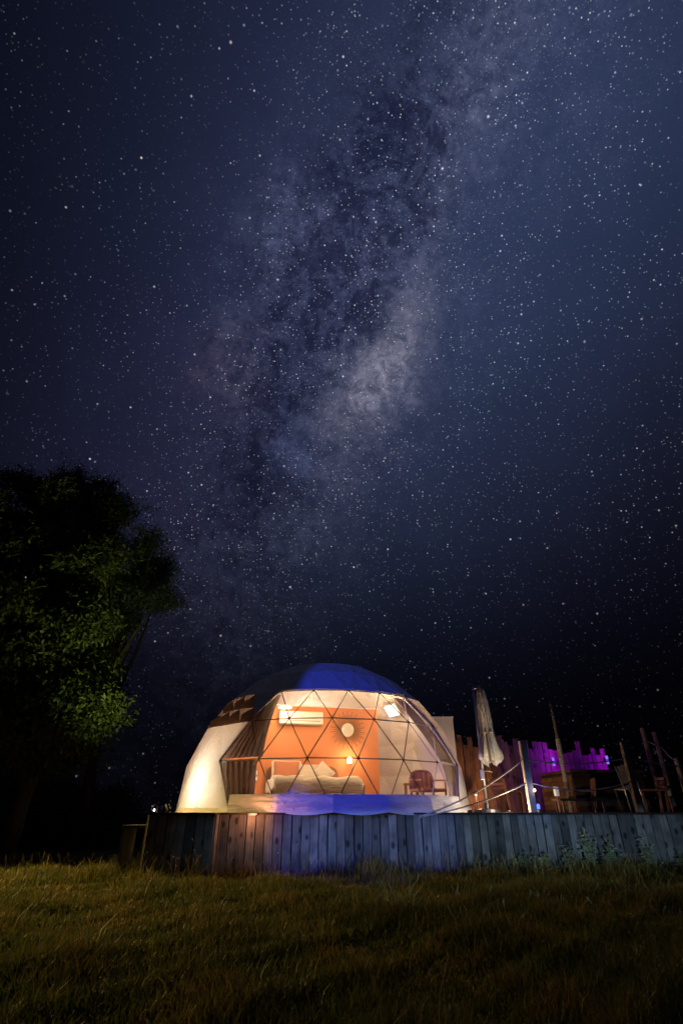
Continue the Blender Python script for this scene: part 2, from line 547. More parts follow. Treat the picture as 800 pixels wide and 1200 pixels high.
def build_deck():
    deck = thing('timber_deck', (2.0, 13, 0), 'raised timber deck skirted with weathered upright planks around the dome', 'deck')
    w, gap, th = 0.136, 0.012, 0.028
    h = DECK - 0.035
    protos = []
    for k in range(5):
        V, F = [], []
        bow = random.uniform(-.004, .004)
        segs = 4
        for i in range(segs + 1):
            z = h * i / segs; b = bow * math.sin(math.pi * i / segs)
            for x, y in ((-w / 2 + .004, -th / 2), (-w / 2, -th / 2 + .005), (-w / 2, th / 2), (w / 2, th / 2), (w / 2, -th / 2 + .005), (w / 2 - .004, -th / 2)):
                V.append((x + b, y, z))
        for i in range(segs):
            for j in range(6):
                a = i * 6; F.append((a + j, a + (j + 1) % 6, a + 6 + (j + 1) % 6, a + 6 + j))
        F.append(tuple(segs * 6 + j for j in range(6)))
        me = bpy.data.meshes.new('plank'); me.from_pydata(V, [], F); me.materials.append(M['plank'])
        protos.append(me)
    segs = [(EDGE[i], EDGE[i + 1]) for i in range(len(EDGE) - 1)] + [((-3.03, 12.0), (-3.03, 9.52))]
    for (a, b) in segs:
        a, b = Vector((*a, 0)), Vector((*b, 0)); L = (b - a).length; d = (b - a) / L
        n = max(1, round(L / (w + gap)))
        ang = math.atan2(d.y, d.x)
        for i in range(n):
            p = a + d * (i + .5) * L / n
            o = bpy.data.objects.new('plank', random.choice(protos)); COL.objects.link(o)
            o.parent = deck
            nrm = Vector((d.y, -d.x, 0))
            o.location = p + nrm * random.uniform(-.010, .010) - Vector((2.0, 13, 0)) + Vector((0, 0, random.uniform(0, .012)))
            o.rotation_euler = (random.uniform(-.004, .004), random.uniform(-.008, .008), ang + random.uniform(-.05, .05))
            o.scale = (L / n / (w + gap), 1, 1)
    # deck top: boards laid side by side
    back = 19.0
    poly = [(x, y) for x, y in EDGE] + [(8.6, back), (-3.03, back)]
    inset = Vector((0.0, 0.035))
    V = [(x, y - .03, DECK) for x, y in poly] + [(x, y - .03, DECK - .03) for x, y in poly]
    n = len(poly)
    F = [tuple(range(n)), tuple(reversed(range(n, 2 * n)))] + [(i, i + n, (i + 1) % n + n, (i + 1) % n) for i in range(n)]
    mesh('deck_surface', V, F, M['dark_wood'], deck)
    for x in np.arange(-2.6, 8.5, 1.8):
        MB().box((x, 11.6, (DECK - .03) / 2), (.1, .1, DECK - .032)).build('support_post', M['plank'], deck)
    return deck


build_deck()

# ------------------------------------------------------------------ dome
C = Vector((-0.3735, 12.9653, EYE))
RD = 3.1
LAT = [0.6, 15.3, 29.3, 42.7, 56.5, 70.0]
SEG = 21
STEP = 360.0 / SEG


def sph(lat, lon, r=RD):
    la, lo = R_(lat), R_(lon)
    return C + Vector((math.cos(la) * math.sin(lo), -math.cos(la) * math.cos(lo), math.sin(la))) * r


def lon_of(ring, j):
    return 12.9 + (STEP / 2 if ring % 2 == 0 else 0.0) + STEP * j


def node(ring, j, r=RD):
    return sph(LAT[ring], lon_of(ring, j), r)


WIN = {0: range(-3, 3), 1: range(-3, 4), 2: range(-3, 3), 3: range(-2, 3)}
U = Vector((math.cos(R_(13.4)), math.sin(R_(13.4)), 0))           # room axes: right along the wall
W_ = Vector((math.sin(R_(13.4)), -math.cos(R_(13.4)), 0))         # and out through the window
FLOOR = DECK + 0.02


def room(s, v, z):
    return Vector((C.x, C.y, FLOOR)) + U * s + W_ * v + Vector((0, 0, z))


def on_wall(px, py, v):
    """room coordinates (s, z) of a pixel on the upright plane at depth v"""
    d = ray(px, py); o = Vector((0, 0, EYE)); p0 = room(0, v, 0)
    t = (p0 - o).dot(W_) / d.dot(W_); p = o + d * t
    q = p - room(0, 0, 0)
    return q.dot(U), q.z


def tris():
    """all facets of the dome as (ring, j) corner triples"""
    for k in range(len(LAT) - 1):
        off = 0 if k % 2 else 1                                   # index shift between staggered rings
        for j in range(SEG):
            if k % 2 == 0:   # lower ring is half a step to the right
                yield ((k, j), (k, j + 1), (k + 1, j + 1)); yield ((k, j), (k + 1, j + 1), (k + 1, j))
            else:
                yield ((k, j), (k, j + 1), (k + 1, j)); yield ((k, j + 1), (k + 1, j + 1), (k + 1, j))


def wrap(j):
    return (j + SEG // 2) % SEG - SEG // 2


def build_dome():
    dome = thing('dome_tent', (C.x, C.y, DECK), 'white faceted dome tent glowing on the deck with big clear triangular front window', 'tent')
    edges, panes = {}, []
    for tri in tris():
        tri = [(k, wrap(j)) for k, j in tri]
        inwin = all(k in WIN and j in WIN[k] for k, j in tri)
        js = [lon_of(k, j) for k, j in tri]
        js = [(x + 180) % 360 - 180 for x in js]
        lon = math.degrees(math.atan2(sum(math.sin(R_(x)) for x in js), sum(math.cos(R_(x)) for x in js)))
        top = max(k for k, _ in tri)
        P = [node(k, j) for k, j in tri]
        if inwin:
            mesh('window_pane', [node(k, j, RD + .012) for k, j in tri], [(0, 1, 2)], M['clear'], dome)
            for a, b in ((0, 1), (1, 2), (2, 0)):
                edges[tuple(sorted((tri[a], tri[b])))] = 1
        else:
            if top <= 2 and abs(lon) < 125: mt = M['cover_thin']
            elif top == 3 and 50 < lon < 110: mt = M['cover_thin']
            elif top == 3 and -75 < lon < -36: mt = M['glow_panel']              # translucent panels added so room light glows through the flaps
            else: mt = M['cover']
            # each panel sags a little at its middle
            c = (P[0] + P[1] + P[2]) / 3; c = c - (c - C).normalized() * .016
            mids = [(P[a] + P[b]) / 2 for a, b in ((0, 1), (1, 2), (2, 0))]
            mesh('cover_panel', P + mids + [c], [(0, 3, 6), (3, 1, 6), (1, 4, 6), (4, 2, 6), (2, 5, 6), (5, 0, 6)], mt, dome)
    # crown
    r5 = [node(5, j) for j in range(SEG)]
    mesh('crown_panel', r5 + [C + Vector((0, 0, RD))], [(i, (i + 1) % SEG, SEG) for i in range(SEG)], M['cover'], dome)
    nodes = set()
    for (a, b) in edges:
        pa, pb = node(*a, RD - .012), node(*b, RD - .012)
        lonm = (lon_of(*a) + lon_of(*b)) / 2
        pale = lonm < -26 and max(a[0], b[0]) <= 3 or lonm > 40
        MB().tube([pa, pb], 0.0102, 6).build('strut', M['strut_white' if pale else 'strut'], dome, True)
        nodes |= {a, b}
    for nd in nodes:
        p = node(*nd, RD - .012); d = (p - C).normalized()
        Mx = d.to_track_quat('Z', 'Y').to_matrix()
        MB().lathe(p, [(.010, -.016), (.024, -.013), (.028, 0), (.024, .011), (.010, .014)], 10, Mx).build('hub', M['strut'], dome, True)
    # piping of the cover around the window
    rim = [(3, j) for j in range(-2, 3)]
    pts = [node(*q, RD + .02) for q in rim]
    MB().tube(pts, 0.022, 6).build('window_piping', M['hem'], dome, True)
    for side in (-1, 1):
        j3, j2, j1, j0 = ((-2, -3, -3, -3) if side < 0 else (2, 2, 3, 2))
        pts = [node(3, j3, RD + .016), node(2, j2, RD + .016), node(1, j1, RD + .016), node(0, j0, RD + .016)]
        MB().tube(pts, 0.012, 6).build('window_piping', M['strut' if side > 0 else 'hem'], dome, True)
    # hem of the cover round the base, scalloped along its lower edge
    for j in range(-8, 8):
        l0, l1 = lon_of(0, j), lon_of(0, j + 1)
        n = 10; V, F = [], []
        prof = [(.27, .014), (.262, .034), (.20, .030), (.145, .046), (.13, .066), (.115, .046), (.05, .052), (0.0, .060)]
        if not -3 <= j <= 1: prof = [(.07, .004), (.062, .016), (.045, .018), (.03, .02), (.02, .022), (.012, .024), (.006, .028), (.002, .03)]
        for i in range(n + 1):
            u = i / n; lon = l0 + (l1 - l0) * u
            sc_ = (0.042 * math.sin(math.pi * u) - .004) * (1 if -3 <= j <= 1 else .1)
            wv = .010 * math.sin(u * 9 + j * 2.1)
            for q, (z, dr) in enumerate(prof):
                zz = z - (sc_ if q == len(prof) - 1 else sc_ * .25 if q == len(prof) - 2 else 0)
                zz += .006 * math.sin(u * 6 + j) * (1 if q in (3, 4, 5) and -3 <= j <= 1 else 0)
                rr = math.sqrt(max(RD ** 2 - max(zz, 0) ** 2, 0)) * math.cos(R_(STEP / 2)) / math.cos(R_((u - .5) * STEP)) + dr + (wv if q > 4 else 0)
                p = C + Vector((math.sin(R_(lon)) * rr, -math.cos(R_(lon)) * rr, zz - .01)); V.append(p)
        m_ = len(prof)
        for i in range(n):
            for q in range(m_ - 1):
                F.append((i * m_ + q, (i + 1) * m_ + q, (i + 1) * m_ + q + 1, i * m_ + q + 1))
        mesh('hem_panel', V, F, M['hem'], dome, True)
    # flaps standing open over the added translucent panels on the left
    rows = [([(245, 853), (257, 851), (269, 849), (281, 847), (297, 845)], [(258, 838), (269, 834), (281, 831), (298, 829)]),
            ([(262, 836), (274, 832), (286, 830), (298, 829)], [(273, 821), (287, 816), (298.5, 815)])]
    for ri, (bot, tops) in enumerate(rows):
        for i, tp in enumerate(tops):
            a, b = bot[i], bot[i + 1]
            def pt(q, extra):
                d = ray(*q); o = Vector((0, 0, EYE)) - C
                bb = d.dot(o); cc = o.dot(o) - (RD + extra) ** 2; D = bb * bb - cc
                return Vector((0, 0, EYE)) + d * (-bb - math.sqrt(max(D, 0)))
            A, B = pt(a, .02), pt(b, .02)
            T1 = pt(tp, .10); T0 = T1 + (A - B) * .92
            nn = (B - A).cross(T1 - A).normalized() * .006
            V = [A, B, T1, T0 - Vector((0, 0, .10)) , A + nn, B + nn, T1 + nn, T0 - Vector((0, 0, .10)) + nn]
            mesh('vent_flap', V, [(0, 1, 2, 3), (7, 6, 5, 4), (0, 4, 5, 1), (1, 5, 6, 2), (2, 6, 7, 3), (3, 7, 4, 0)], M['flap'], dome)
    return dome


build_dome()

# white service cabin behind the dome
def build_annex():
    t = thing('bathroom_annex', (1.9, 15.4, DECK), 'plain white box annex peeking out behind the dome beside the brown palisade', 'annex')
    a = at(537, 910, 14.6)
    MB().box((a.x - 0.55, 15.4, DECK + 1.07), (1.1, 1.6, 2.14)).build('wall', M['white'], t)
    MB().box((a.x - 0.55, 15.4, DECK + 2.165), (1.12, 1.62, .05)).build('roof', M['white'], t)


build_annex()

# ------------------------------------------------------------------ room inside
WARM = (1.0, 0.66, 0.36)
WV = -0.50


def build_room():
    s1, _ = on_wall(444, 900, WV)
    top = on_wall(400, 830, WV)[1]
    p = thing('partition_wall', room(0, WV, 0), 'terracotta painted partition wall behind the bed inside the dome', 'wall')
    MB().box(room((s1 - 2.15) / 2, WV - .05, top / 2), (s1 + 2.15, .10, top), R_(13.4)).build('wall_panel', M['orange'], p)
    MB().box(room((s1 - 2.15) / 2, WV - .05, top + .016), (s1 + 2.15, .13, .03), R_(13.4)).build('top_trim', M['white'], p)
    f = MB().lathe((C.x, C.y, FLOOR - .018), [(2.98, 0), (2.98, .016)], 48).build('dome_floor', M['rattan'])
    tag(f, 'round wooden floor inside the dome tent', 'floor')
    # air conditioner
    sa, za = on_wall(326, 850, WV); sb, zb = on_wall(377, 835, WV)
    s0, h = (sa + sb) / 2, 0.29
    zc = (za + zb) / 2
    t = thing('air_conditioner', room(s0, WV, zc), 'long white air conditioner mounted high on the terracotta wall', 'air conditioner')
    w = sb - sa
    body = soften(MB().box(room(s0, WV + .10, zc), (w, .20, h), R_(13.4)).build('body', M['white'], t), .03, 3)
    MB().box(room(s0, WV + .202, zc - .07), (w * .86, .006, .012), R_(13.4)).build('air_slot', M['metal'], body)
    MB().box(room(s0, WV + .203, zc - .105), (w * .9, .006, .04), R_(13.4)).build('louvre', M['white'], body)
    # sunburst mirror
    sm, zm = on_wall(407, 855.5, WV)
    t = thing('sunburst_mirror', room(sm, WV, zm), 'round mirror with a sunburst of thin rays on the terracotta wall', 'mirror')
    Mx = W_.to_track_quat('Z', 'Y').to_matrix()
    MB().lathe(room(sm, WV + .015, zm), [(.15, -.012), (.155, 0), (.15, .012), (.10, .014)], 28, Mx).build('mirror_disc', M['mirror'], t, True)
    for i in range(44):
        an = 2 * math.pi * i / 44; L = .43 if i % 2 else .34
        a = room(sm + math.cos(an) * .15, WV + .012, zm + math.sin(an) * .15)
        b = room(sm + math.cos(an) * L, WV + .012, zm + math.sin(an) * L)
        MB().bar(a, b, .011).build('ray', M['brass'], t)
    # lamp on the wall by the bed
    sl, zl = on_wall(408, 890, WV)
    t = thing('wall_lamp', room(sl, WV, zl), 'glowing bedside lamp on terracotta wall below the sunburst mirror', 'lamp')
    MB().box(room(sl, WV + .015, zl), (.08, .03, .10), R_(13.4)).build('back_plate', M['brass'], t)
    MB().bar(room(sl, WV + .03, zl - .03), room(sl, WV + .10, zl - .03), .015).build('arm', M['brass'], t)
    MB().lathe(room(sl, WV + .11, zl - .02), [(.035, -.07), (.058, -.06), (.058, .05), (.04, .06)], 16).build('shade', mat_emit('warm lamp glass', (1, .74, .42), 9), t, True)
    light('wall_lamp_light', room(sl, WV + .26, zl + .02), 11, WARM, .05, parent=t)
    # small switch lights by the left curtain
    for k, py in enumerate((905.5, 912.5)):
        s_, z_ = on_wall(299.5, py, WV)
        t = thing('socket_plate', room(s_, WV, z_), ['upper', 'lower'][k] + ' pale square switch plate on wall beside the brown curtain', 'switch')
        soften(MB().box(room(s_, WV + .008, z_), (.085, .016, .085), R_(13.4)).build('plate', M['white'], t), .006)
        MB().box(room(s_, WV + .019, z_), (.045, .006, .055), R_(13.4)).build('rocker', mat_emit('lit rocker', (1, .9, .75), 1.1), t)
    # bed
    sh0, zh = on_wall(312, 897, WV + .06); sh1, _ = on_wall(396, 897, WV + .06)
    sc0 = (sh0 + sh1) / 2; hw = (sh1 - sh0) / 2
    bed = thing('bed', room(sc0, .5, 0), 'double bed with cream duvet and rounded headboard inside the dome', 'bed')
    V, F = [], []
    out = []
    r = .20
    for k in range(9): an = math.pi - math.pi / 2 * k / 8; out.append((-hw + r + r * math.cos(an), zh - r + r * math.sin(an)))
    for k in range(9): an = math.pi / 2 - math.pi / 2 * k / 8; out.append((hw - r + r * math.cos(an), zh - r + r * math.sin(an)))
    out = [(-hw, 0.02)] + out + [(hw, 0.02)]
    n = len(out)
    V = [room(sc0 + x, WV + .09, z) for x, z in out] + [room(sc0 + x, WV + .02, z) for x, z in out]
    F = [tuple(range(n)), tuple(reversed(range(n, 2 * n)))] + [(i, i + n, (i + 1) % n + n, (i + 1) % n) for i in range(n)]
    hb = mesh('headboard', V, F, M['rattan'], bed)
    for i in range(11):
        x = -hw * .86 + i * hw * .172
        MB().bar(room(sc0 + x, WV + .098, .4), room(sc0 + x, WV + .098, zh - .07), .022, .014).build('headboard_slat', M['rattan'], hb)
    bw, bl = 0.84, 1.95
    MB().box(room(sc0, WV + .1 + bl / 2, .20), (bw * 2 - .04, bl, .24), R_(13.4)).build('base', M['throw'], bed)
    for sx in (-1, 1):
        for v in (.25, 1.85):
            MB().box(room(sc0 + sx * (bw - .12), WV + v, .04), (.06, .06, .08), R_(13.4)).build('leg', M['dark_wood'], bed)
    soften(MB().box(room(sc0, WV + .1 + bl / 2, .42), (bw * 2 - .02, bl - .02, .20), R_(13.4)).build('mattress', M['linen'], bed), .06, 3)
    # duvet: a puffy sheet that hangs over the foot and the sides
    nx, ny = 26, 26; V, F = [], []
    for j in range(ny + 1):
        for i in range(nx + 1):
            u, v = i / nx * 2 - 1, j / ny
            x = u * (bw + .30); y = .42 + v * (bl - .18)
            drop = 0; xx = x; yy = y
            if abs(x) > bw + .02:
                e = abs(x) - bw - .02; xx = math.copysign(bw + .05 + .015 * math.sin(y * 9), x); drop = e
            if y > bl - .02:
                e = y - (bl - .02); yy = bl + .04 + .012 * math.sin(x * 8); drop = max(drop, e * 1.3)
            puff = .06 + .03 * math.sin(x * 4.1 + 1) * math.sin(y * 3.3) + .018 * math.sin(x * 11 + y * 7)
            V.append(room(sc0 + xx, WV + .1 + yy, .535 + puff - drop))
    for j in range(ny):
        for i in range(nx):
            a = j * (nx + 1) + i; F.append((a, a + 1, a + nx + 2, a + nx + 1))
    o = mesh('duvet', V, F, M['linen'], bed, True); sm_ = o.modifiers.new('thick', 'SOLIDIFY'); sm_.thickness = .05; sm_.offset = 1
    subsurf(o, 1)

    def pillow(sx, v, z, w, h, tilt, matl, label, rim=None, roll=0.0):
        t = thing('pillow', room(sx, v, z - h / 2), label, 'pillow', None)
        N = 14; V, F = [], []
        for side in (1, -1):
            for j in range(N + 1):
                for i in range(N + 1):
                    a, b = i / N * 2 - 1, j / N * 2 - 1
                    th = .085 * ((1 - a ** 4) * (1 - b ** 4)) ** .6 * side
                    pin = 1 - .06 * (1 - abs(a * b))
                    lx, lz = a * w / 2 * pin, b * h / 2 * pin
                    lx, lz = lx * math.cos(roll) - lz * math.sin(roll), lx * math.sin(roll) + lz * math.cos(roll)
                    V.append(room(sx + lx, v - lz * math.sin(tilt) + th * math.cos(tilt), z + lz * math.cos(tilt) + th * math.sin(tilt)))
        k = (N + 1) ** 2
        for j in range(N):
            for i in range(N):
                a = j * (N + 1) + i
                F.append((a, a + 1, a + N + 2, a + N + 1)); F.append((k + a, k + a + N + 1, k + a + N + 2, k + a + 1))
        mesh('cushion', V, F, matl, t, True)
        if rim:
            pts = []
            for a, b in [(-1, -1), (1, -1), (1, 1), (-1, 1), (-1, -1)]:
                lx, lz = a * w / 2 * .98, b * h / 2 * .98
                pts.append(room(sx + lx, v - lz * math.sin(tilt), z + lz * math.cos(tilt)))
            for a, b in zip(pts[:-1], pts[1:]):
                MB().bar(a, b, .055, .03).build('border', rim, t)
        return t
    sp, zp = on_wall(336, 904, WV + .35)
    pillow(sp, WV + .30, .78, .62, .44, .30, M['terracotta'], 'terracotta pillow with a white border against the headboard', M['linen'])
    sp, zp = on_wall(358, 905, WV + .3)
    pillow(sp + .06, WV + .30, .76, .50, .36, .35, M['linen'], 'plain cream pillow between the bordered pillow and the peaked one')
    sp, zp = on_wall(378, 905, WV + .3)
    pillow(sp, WV + .36, .75, .40, .40, .4, M['linen'], 'cream square pillow stood on its corner by the headboard', None, math.pi / 4)
    # bedside table
    sn = sh1 + .34
    t = thing('nightstand', room(sn, WV + .25, 0), 'small wooden nightstand under the glowing wall lamp', 'nightstand')
    MB().box(room(sn, WV + .25, .49), (.42, .36, .03), R_(13.4)).build('top', M['rattan'], t)
    MB().box(room(sn, WV + .25, .40), (.38, .32, .13), R_(13.4)).build('drawer', M['rattan'], t)
    for sx in (-.17, .17):
        for vv in (.11, .39): MB().bar(room(sn + sx, WV + vv, 0), room(sn + sx, WV + vv, .34), .03).build('leg', M['rattan'], t)


build_room()


def build_lamps():
    # round pendant in front of the wall
    p = at(334, 829, 12.75)
    t = thing('pendant_lamp', p, 'flat round pendant lamp glowing above the air conditioner', 'lamp')
    ztop = C.z + math.sqrt(max(0, (RD - .05) ** 2 - (p.x - C.x) ** 2 - (p.y - C.y) ** 2))
    MB().lathe(p, [(.12, -.02), (.155, -.012), (.155, .012), (.03, .05)], 24).build('shade', mat_emit('pendant diffuser', (1, .80, .52), 6), t, True)
    MB().tube([p + Vector((0, 0, .05)), Vector((p.x, p.y, ztop))], .004, 5).build('cord', M['white'], t)
    light('pendant_light', p - Vector((0, 0, .08)), 20, WARM, .10, parent=t)
    # rectangular panel on the liner to the right
    d = ray(459, 833); o = Vector((0, 0, EYE)) - C
    bb = d.dot(o); D = bb * bb - (o.dot(o) - (RD - .22) ** 2)
    p = Vector((0, 0, EYE)) + d * (-bb + math.sqrt(D)); nrm = (C + Vector((0, 0, .8)) - p).normalized()
    Mx = nrm.to_track_quat('Z', 'Y').to_matrix()
    t = thing('light_panel', p, 'bright rectangular light panel on pale dome liner beyond the terracotta wall end', 'lamp')
    MB().box(p, (.42, .27, .04), M=Mx).build('diffuser', mat_emit('panel diffuser', (1, .86, .66), 3.2), t)
    MB().box(p - nrm * .04, (.46, .31, .03), M=Mx).build('housing', M['white'], t)
    MB().bar(p - nrm * .05, p - nrm * .27, .03).build('bracket', M['white'], t)
    light('panel_light', p + nrm * .12, 28, (1.0, .74, .48), .12, parent=t)
    # bright bathroom light behind the partition
    p = room(-.1, WV - .95, 2.05)
    t = thing('bathroom_lamp', p, 'white ceiling light glowing behind the terracotta partition wall', 'lamp')
    MB().box(p, (1.2, .12, .05), R_(13.4)).build('diffuser', mat_emit('bathroom tube', (1, .93, .82), 3.0), t)
    ztop = C.z + math.sqrt(max(0, (RD - .05) ** 2 - (p.x - C.x) ** 2 - (p.y - C.y) ** 2))
    MB().tube([p + Vector((0, 0, .02)), Vector((p.x, p.y, ztop))], .008, 5).build('rod', M['white'], t)
    light('bathroom_light', p - Vector((0, 0, .1)), 50, (1.0, .84, .66), .15, parent=t)
    # hidden lamp added under the crown to light the bed and grass
    p = room(-0.1, 1.72, 2.30)
    t = thing('added_crown_lamp', p, 'added hidden lamp hung under the crown of the dome above the bed foot', 'lamp')
    MB().lathe(p, [(.10, -.03), (.12, -.02), (.12, .03), (.02, .06)], 20).build('shade', mat_emit('crown diffuser', (1, .75, .46), 6), t, True)
    ztop = C.z + math.sqrt(max(0, (RD - .05) ** 2 - (p.x - C.x) ** 2 - (p.y - C.y) ** 2))
    MB().tube([p + Vector((0, 0, .05)), Vector((p.x, p.y, ztop))], .005, 5).build('cord', M['white'], t)
    light('added_crown_light', p - Vector((0, 0, .10)), 135, WARM, .08, parent=t)
    # floor lamp behind the left flank
    p = sph(8, -51, 2.66)
    t = thing('floor_lamp', (p.x, p.y, FLOOR), 'white floor lamp shining through the dome flank nearest the trees', 'lamp')
    MB().lathe((p.x, p.y, FLOOR), [(.12, 0), (.12, .015), (.015, .02)], 18).build('base', M['metal'], t)
    MB().tube([(p.x, p.y, FLOOR + .02), (p.x, p.y, p.z - .1)], .01, 6).build('stem', M['metal'], t)
    MB().lathe((p.x, p.y, p.z), [(.06, -.12), (.09, -.10), (.09, .10), (.06, .12)], 16).build('shade', mat_emit('cool lamp glass', (.86, 1, .96), 8), t, True)
    q = Vector((C.x, C.y, p.z)); out = (Vector((p.x, p.y, p.z)) - q).normalized()
    light('floor_lamp_light', p + out * .12, 22, (.80, 1.0, .92), .06, parent=t)
    light('floor_lamp_glow', p - out * .25 + Vector((0, 0, .35)), 26, (1.0, .70, .45), .12, parent=t)


build_lamps()


def build_curtains():
    def sheet(name, matl, label, rows, folds, amp, seedv):
        """rows: (z, lon_left, lon_right, inset)"""
        base = sph(0, (rows[-1][1] + rows[-1][2]) / 2, RD - .2)
        t = thing(name, (base.x, base.y, FLOOR), label, 'curtain')
        N = folds * 6; V, F = [], []
        K = 14
        full = []
        for a, b in zip(rows[:-1], rows[1:]):
            for k in range(K):
                u = k / K; full.append(tuple(x + (y - x) * u for x, y in zip(a, b)))
        full.append(rows[-1])
        for z, l0, l1, ins in full:
            rr = math.sqrt(max(RD ** 2 - z * z, .01)) - ins
            for i in range(N + 1):
                u = i / N; lon = l0 + (l1 - l0) * u
                ph = u * folds * 2 * math.pi + .5 * math.sin(z * 2 + seedv + u * 7)
                r2 = rr + amp * math.sin(ph) + amp * .3 * math.sin(ph * 2.3 + seedv)
                p = C + Vector((math.sin(R_(lon)) * r2, -math.cos(R_(lon)) * r2, z)); V.append(p)
        for j in range(len(full) - 1):
            for i in range(N):
                a = j * (N + 1) + i; F.append((a, a + 1, a + N + 2, a + N + 1))
        mesh('cloth', V, F, matl, t, True)
        # curtain rail along the top
        z, l0, l1, ins = rows[0]
        pts = [C + Vector((math.sin(R_(l)) * (math.sqrt(RD ** 2 - z * z) - ins), -math.cos(R_(l)) * (math.sqrt(RD ** 2 - z * z) - ins), z + .01)) for l in np.linspace(l0, l1, 8)]
        MB().tube(pts, .012, 6).build('rail', M['white'], t, True)
        return t
    sheet('curtain', M['curtain'], 'dark brown curtain gathered along the sloping window edge above the bed', [(2.05, -27, -23.5, .14), (1.5, -32, -22.5, .13), (.86, -39.5, -21.5, .12)], 7, .045, 1)
    sheet('curtain', M['curtain'], 'dark brown curtain hanging straight to the floor beside the bed', [(.80, -39.5, -23.5, .12), (.45, -37, -23, .14), (.0, -34, -23, .16)], 6, .05, 2)
    sheet('curtain', M['curtain_light'], 'taupe curtain swept diagonally along the window edge above the armchair', [(2.05, 43, 51, .16), (1.5, 48, 60, .18), (.86, 56, 72, .16)], 5, .04, 3)
    sheet('curtain', M['curtain_light'], 'taupe curtain hanging to the floor behind the rattan armchair', [(.84, 56, 76, .14), (.45, 57, 76, .16), (.0, 57, 75, .18)], 6, .04, 4)


build_curtains()


def build_armchair():
    p = at(503, 945, 12.3)
    x, y, z0 = p.x, p.y, FLOOR
    t = thing('armchair', (x, y, z0), 'terracotta rattan armchair with rounded back inside the dome window', 'chair')
    rz = R_(204)
    Rm = Matrix.Rotation(rz, 3, 'Z')
    def L(a, b, c): return Vector((x, y, z0)) + Rm @ Vector((a, b, c))
    # back turned towards the window: slats inside a rounded hoop
    hoop = []
    for k in range(17):
        an = math.pi * k / 16; cx = -math.cos(an)
        hoop.append(L(math.copysign(abs(cx) ** .55, cx) * .29, -.24, .40 + .36 * math.sin(an) ** .6))
    hp = MB().tube(hoop, .022, 8).build('backrest', M['chair_light'], t, True)
    for i in range(9):
        a = -.24 + i * .06; top = .40 + .35 * (1 - (abs(a) / .30) ** 4) ** .5
        MB().bar(L(a, -.24, .38), L(a, -.24, top), .05, .012).build('back_slat', M['chair_light'], hp)
    for zz in (.52, .62):
        MB().bar(L(-.27, -.256, zz), L(.27, -.256, zz), .016, .03).build('back_rail', M['chair_light'], hp)
    soften(MB().box(L(0, 0, .38), (.58, .54, .06), M=Rm).build('seat', M['chair_light'], t), .02)
    for sx in (-.27, .27):
        for sy in (-.23, .23): MB().bar(L(sx, sy, 0), L(sx, sy, .36), .035).build('leg', M['chair_wood'], t)
        MB().bar(L(sx * 1.05, -.24, .58), L(sx * 1.05, .24, .56), .05, .03).build('arm', M['chair_light'], t)
        MB().bar(L(sx * 1.05, .22, .38), L(sx * 1.05, .22, .56), .03).build('arm_post', M['chair_light'], t)
    # little side table
    p = at(483, 945, 12.5)
    t = thing('side_table', (p.x, p.y, FLOOR), 'small square reddish wood side table beside the rattan armchair', 'table')
    MB().box((p.x, p.y, FLOOR + .50), (.30, .30, .03)).build('top', M['chair_wood'], t)
    for sx in (-.12, .12):
        for sy in (-.12, .12): MB().bar((p.x + sx, p.y + sy, FLOOR), (p.x + sx, p.y + sy, FLOOR + .485), .028).build('leg', M['chair_wood'], t)


build_armchair()

# ------------------------------------------------------------------ terrace on the right
def build_umbrella():
    D = 11.6
    X = at(571, 950, D).x
    t = thing('parasol', (X, D, DECK), 'closed cream parasol hanging beside its mast next to the dome', 'parasol')
    top = at(553, 806, D).z
    mast = MB().tube([(X, D, DECK), (X, D, top)], .024, 10).build('mast', M['steel'], t, True)
    MB().lathe((X, D, DECK), [(.26, 0), (.26, .05), (.05, .07), (.05, .16)], 20).build('base', M['metal'], t)
    cx, cy = X + .13, D - .10
    ztop, zbot = at(563, 806, D - .1).z, at(568, 893, D - .1).z
    MB().tube([(X, D, top - .02), (cx - .02, cy, ztop + .02)], .02, 8).build('arm', M['steel'], t, True)
    # folded canopy: radial pleats, tied about two thirds down
    n, V, F = 48, [], []
    prof = [(0, .035), (.03, .085), (.10, .10), (.30, .115), (.52, .120), (.60, .118), (.64, .125), (.80, .17), (.93, .205), (1.0, .20)]
    for q, (u, r) in enumerate(prof):
        for i in range(n):
            an = 2 * math.pi * i / n
            pl = math.cos(an * 8 + 1.2 * u + .4 * math.sin(an * 3))
            rr = r * (1 + (.10 + .22 * u) * pl * (1 if u > .05 else .2))
            z = ztop + (zbot - ztop) * u + (.06 * pl + .04 * math.sin(an * 2 + 1)) * (1 if q == len(prof) - 1 else 0)
            V.append((cx + .05 * u + rr * math.cos(an), cy + rr * math.sin(an), z))
    for q in range(len(prof) - 1):
        for i in range(n):
            a = q * n; F.append((a + i, a + (i + 1) % n, a + n + (i + 1) % n, a + n + i))
    F.append(tuple(range(n)))
    can = subsurf(mesh('canopy', V, F, M['canvas'], t, True), 1)
    zt = ztop + (zbot - ztop) * .62
    MB().lathe((cx + .03, cy, zt), [(.128, -.012), (.135, -.01), (.135, .01), (.128, .012)], 24).build('strap', M['canvas'], can, True)
    MB().lathe((cx, cy, ztop), [(.03, -.01), (.03, .03), (.008, .05)], 10).build('finial', M['steel'], can)
    zc = at(566, 906, D).z
    soften(MB().box((X - .03, D - .03, zc - .03), (.07, .08, .18)).build('crank_box', M['steel'], mast), .01)
    MB().tube([(X, D - .06, zc + .03), (X + .10, D - .08, zc + .03), (X + .17, D - .08, zc + .01)], .009, 6).build('crank_handle', M['steel'], mast, True)


build_umbrella()


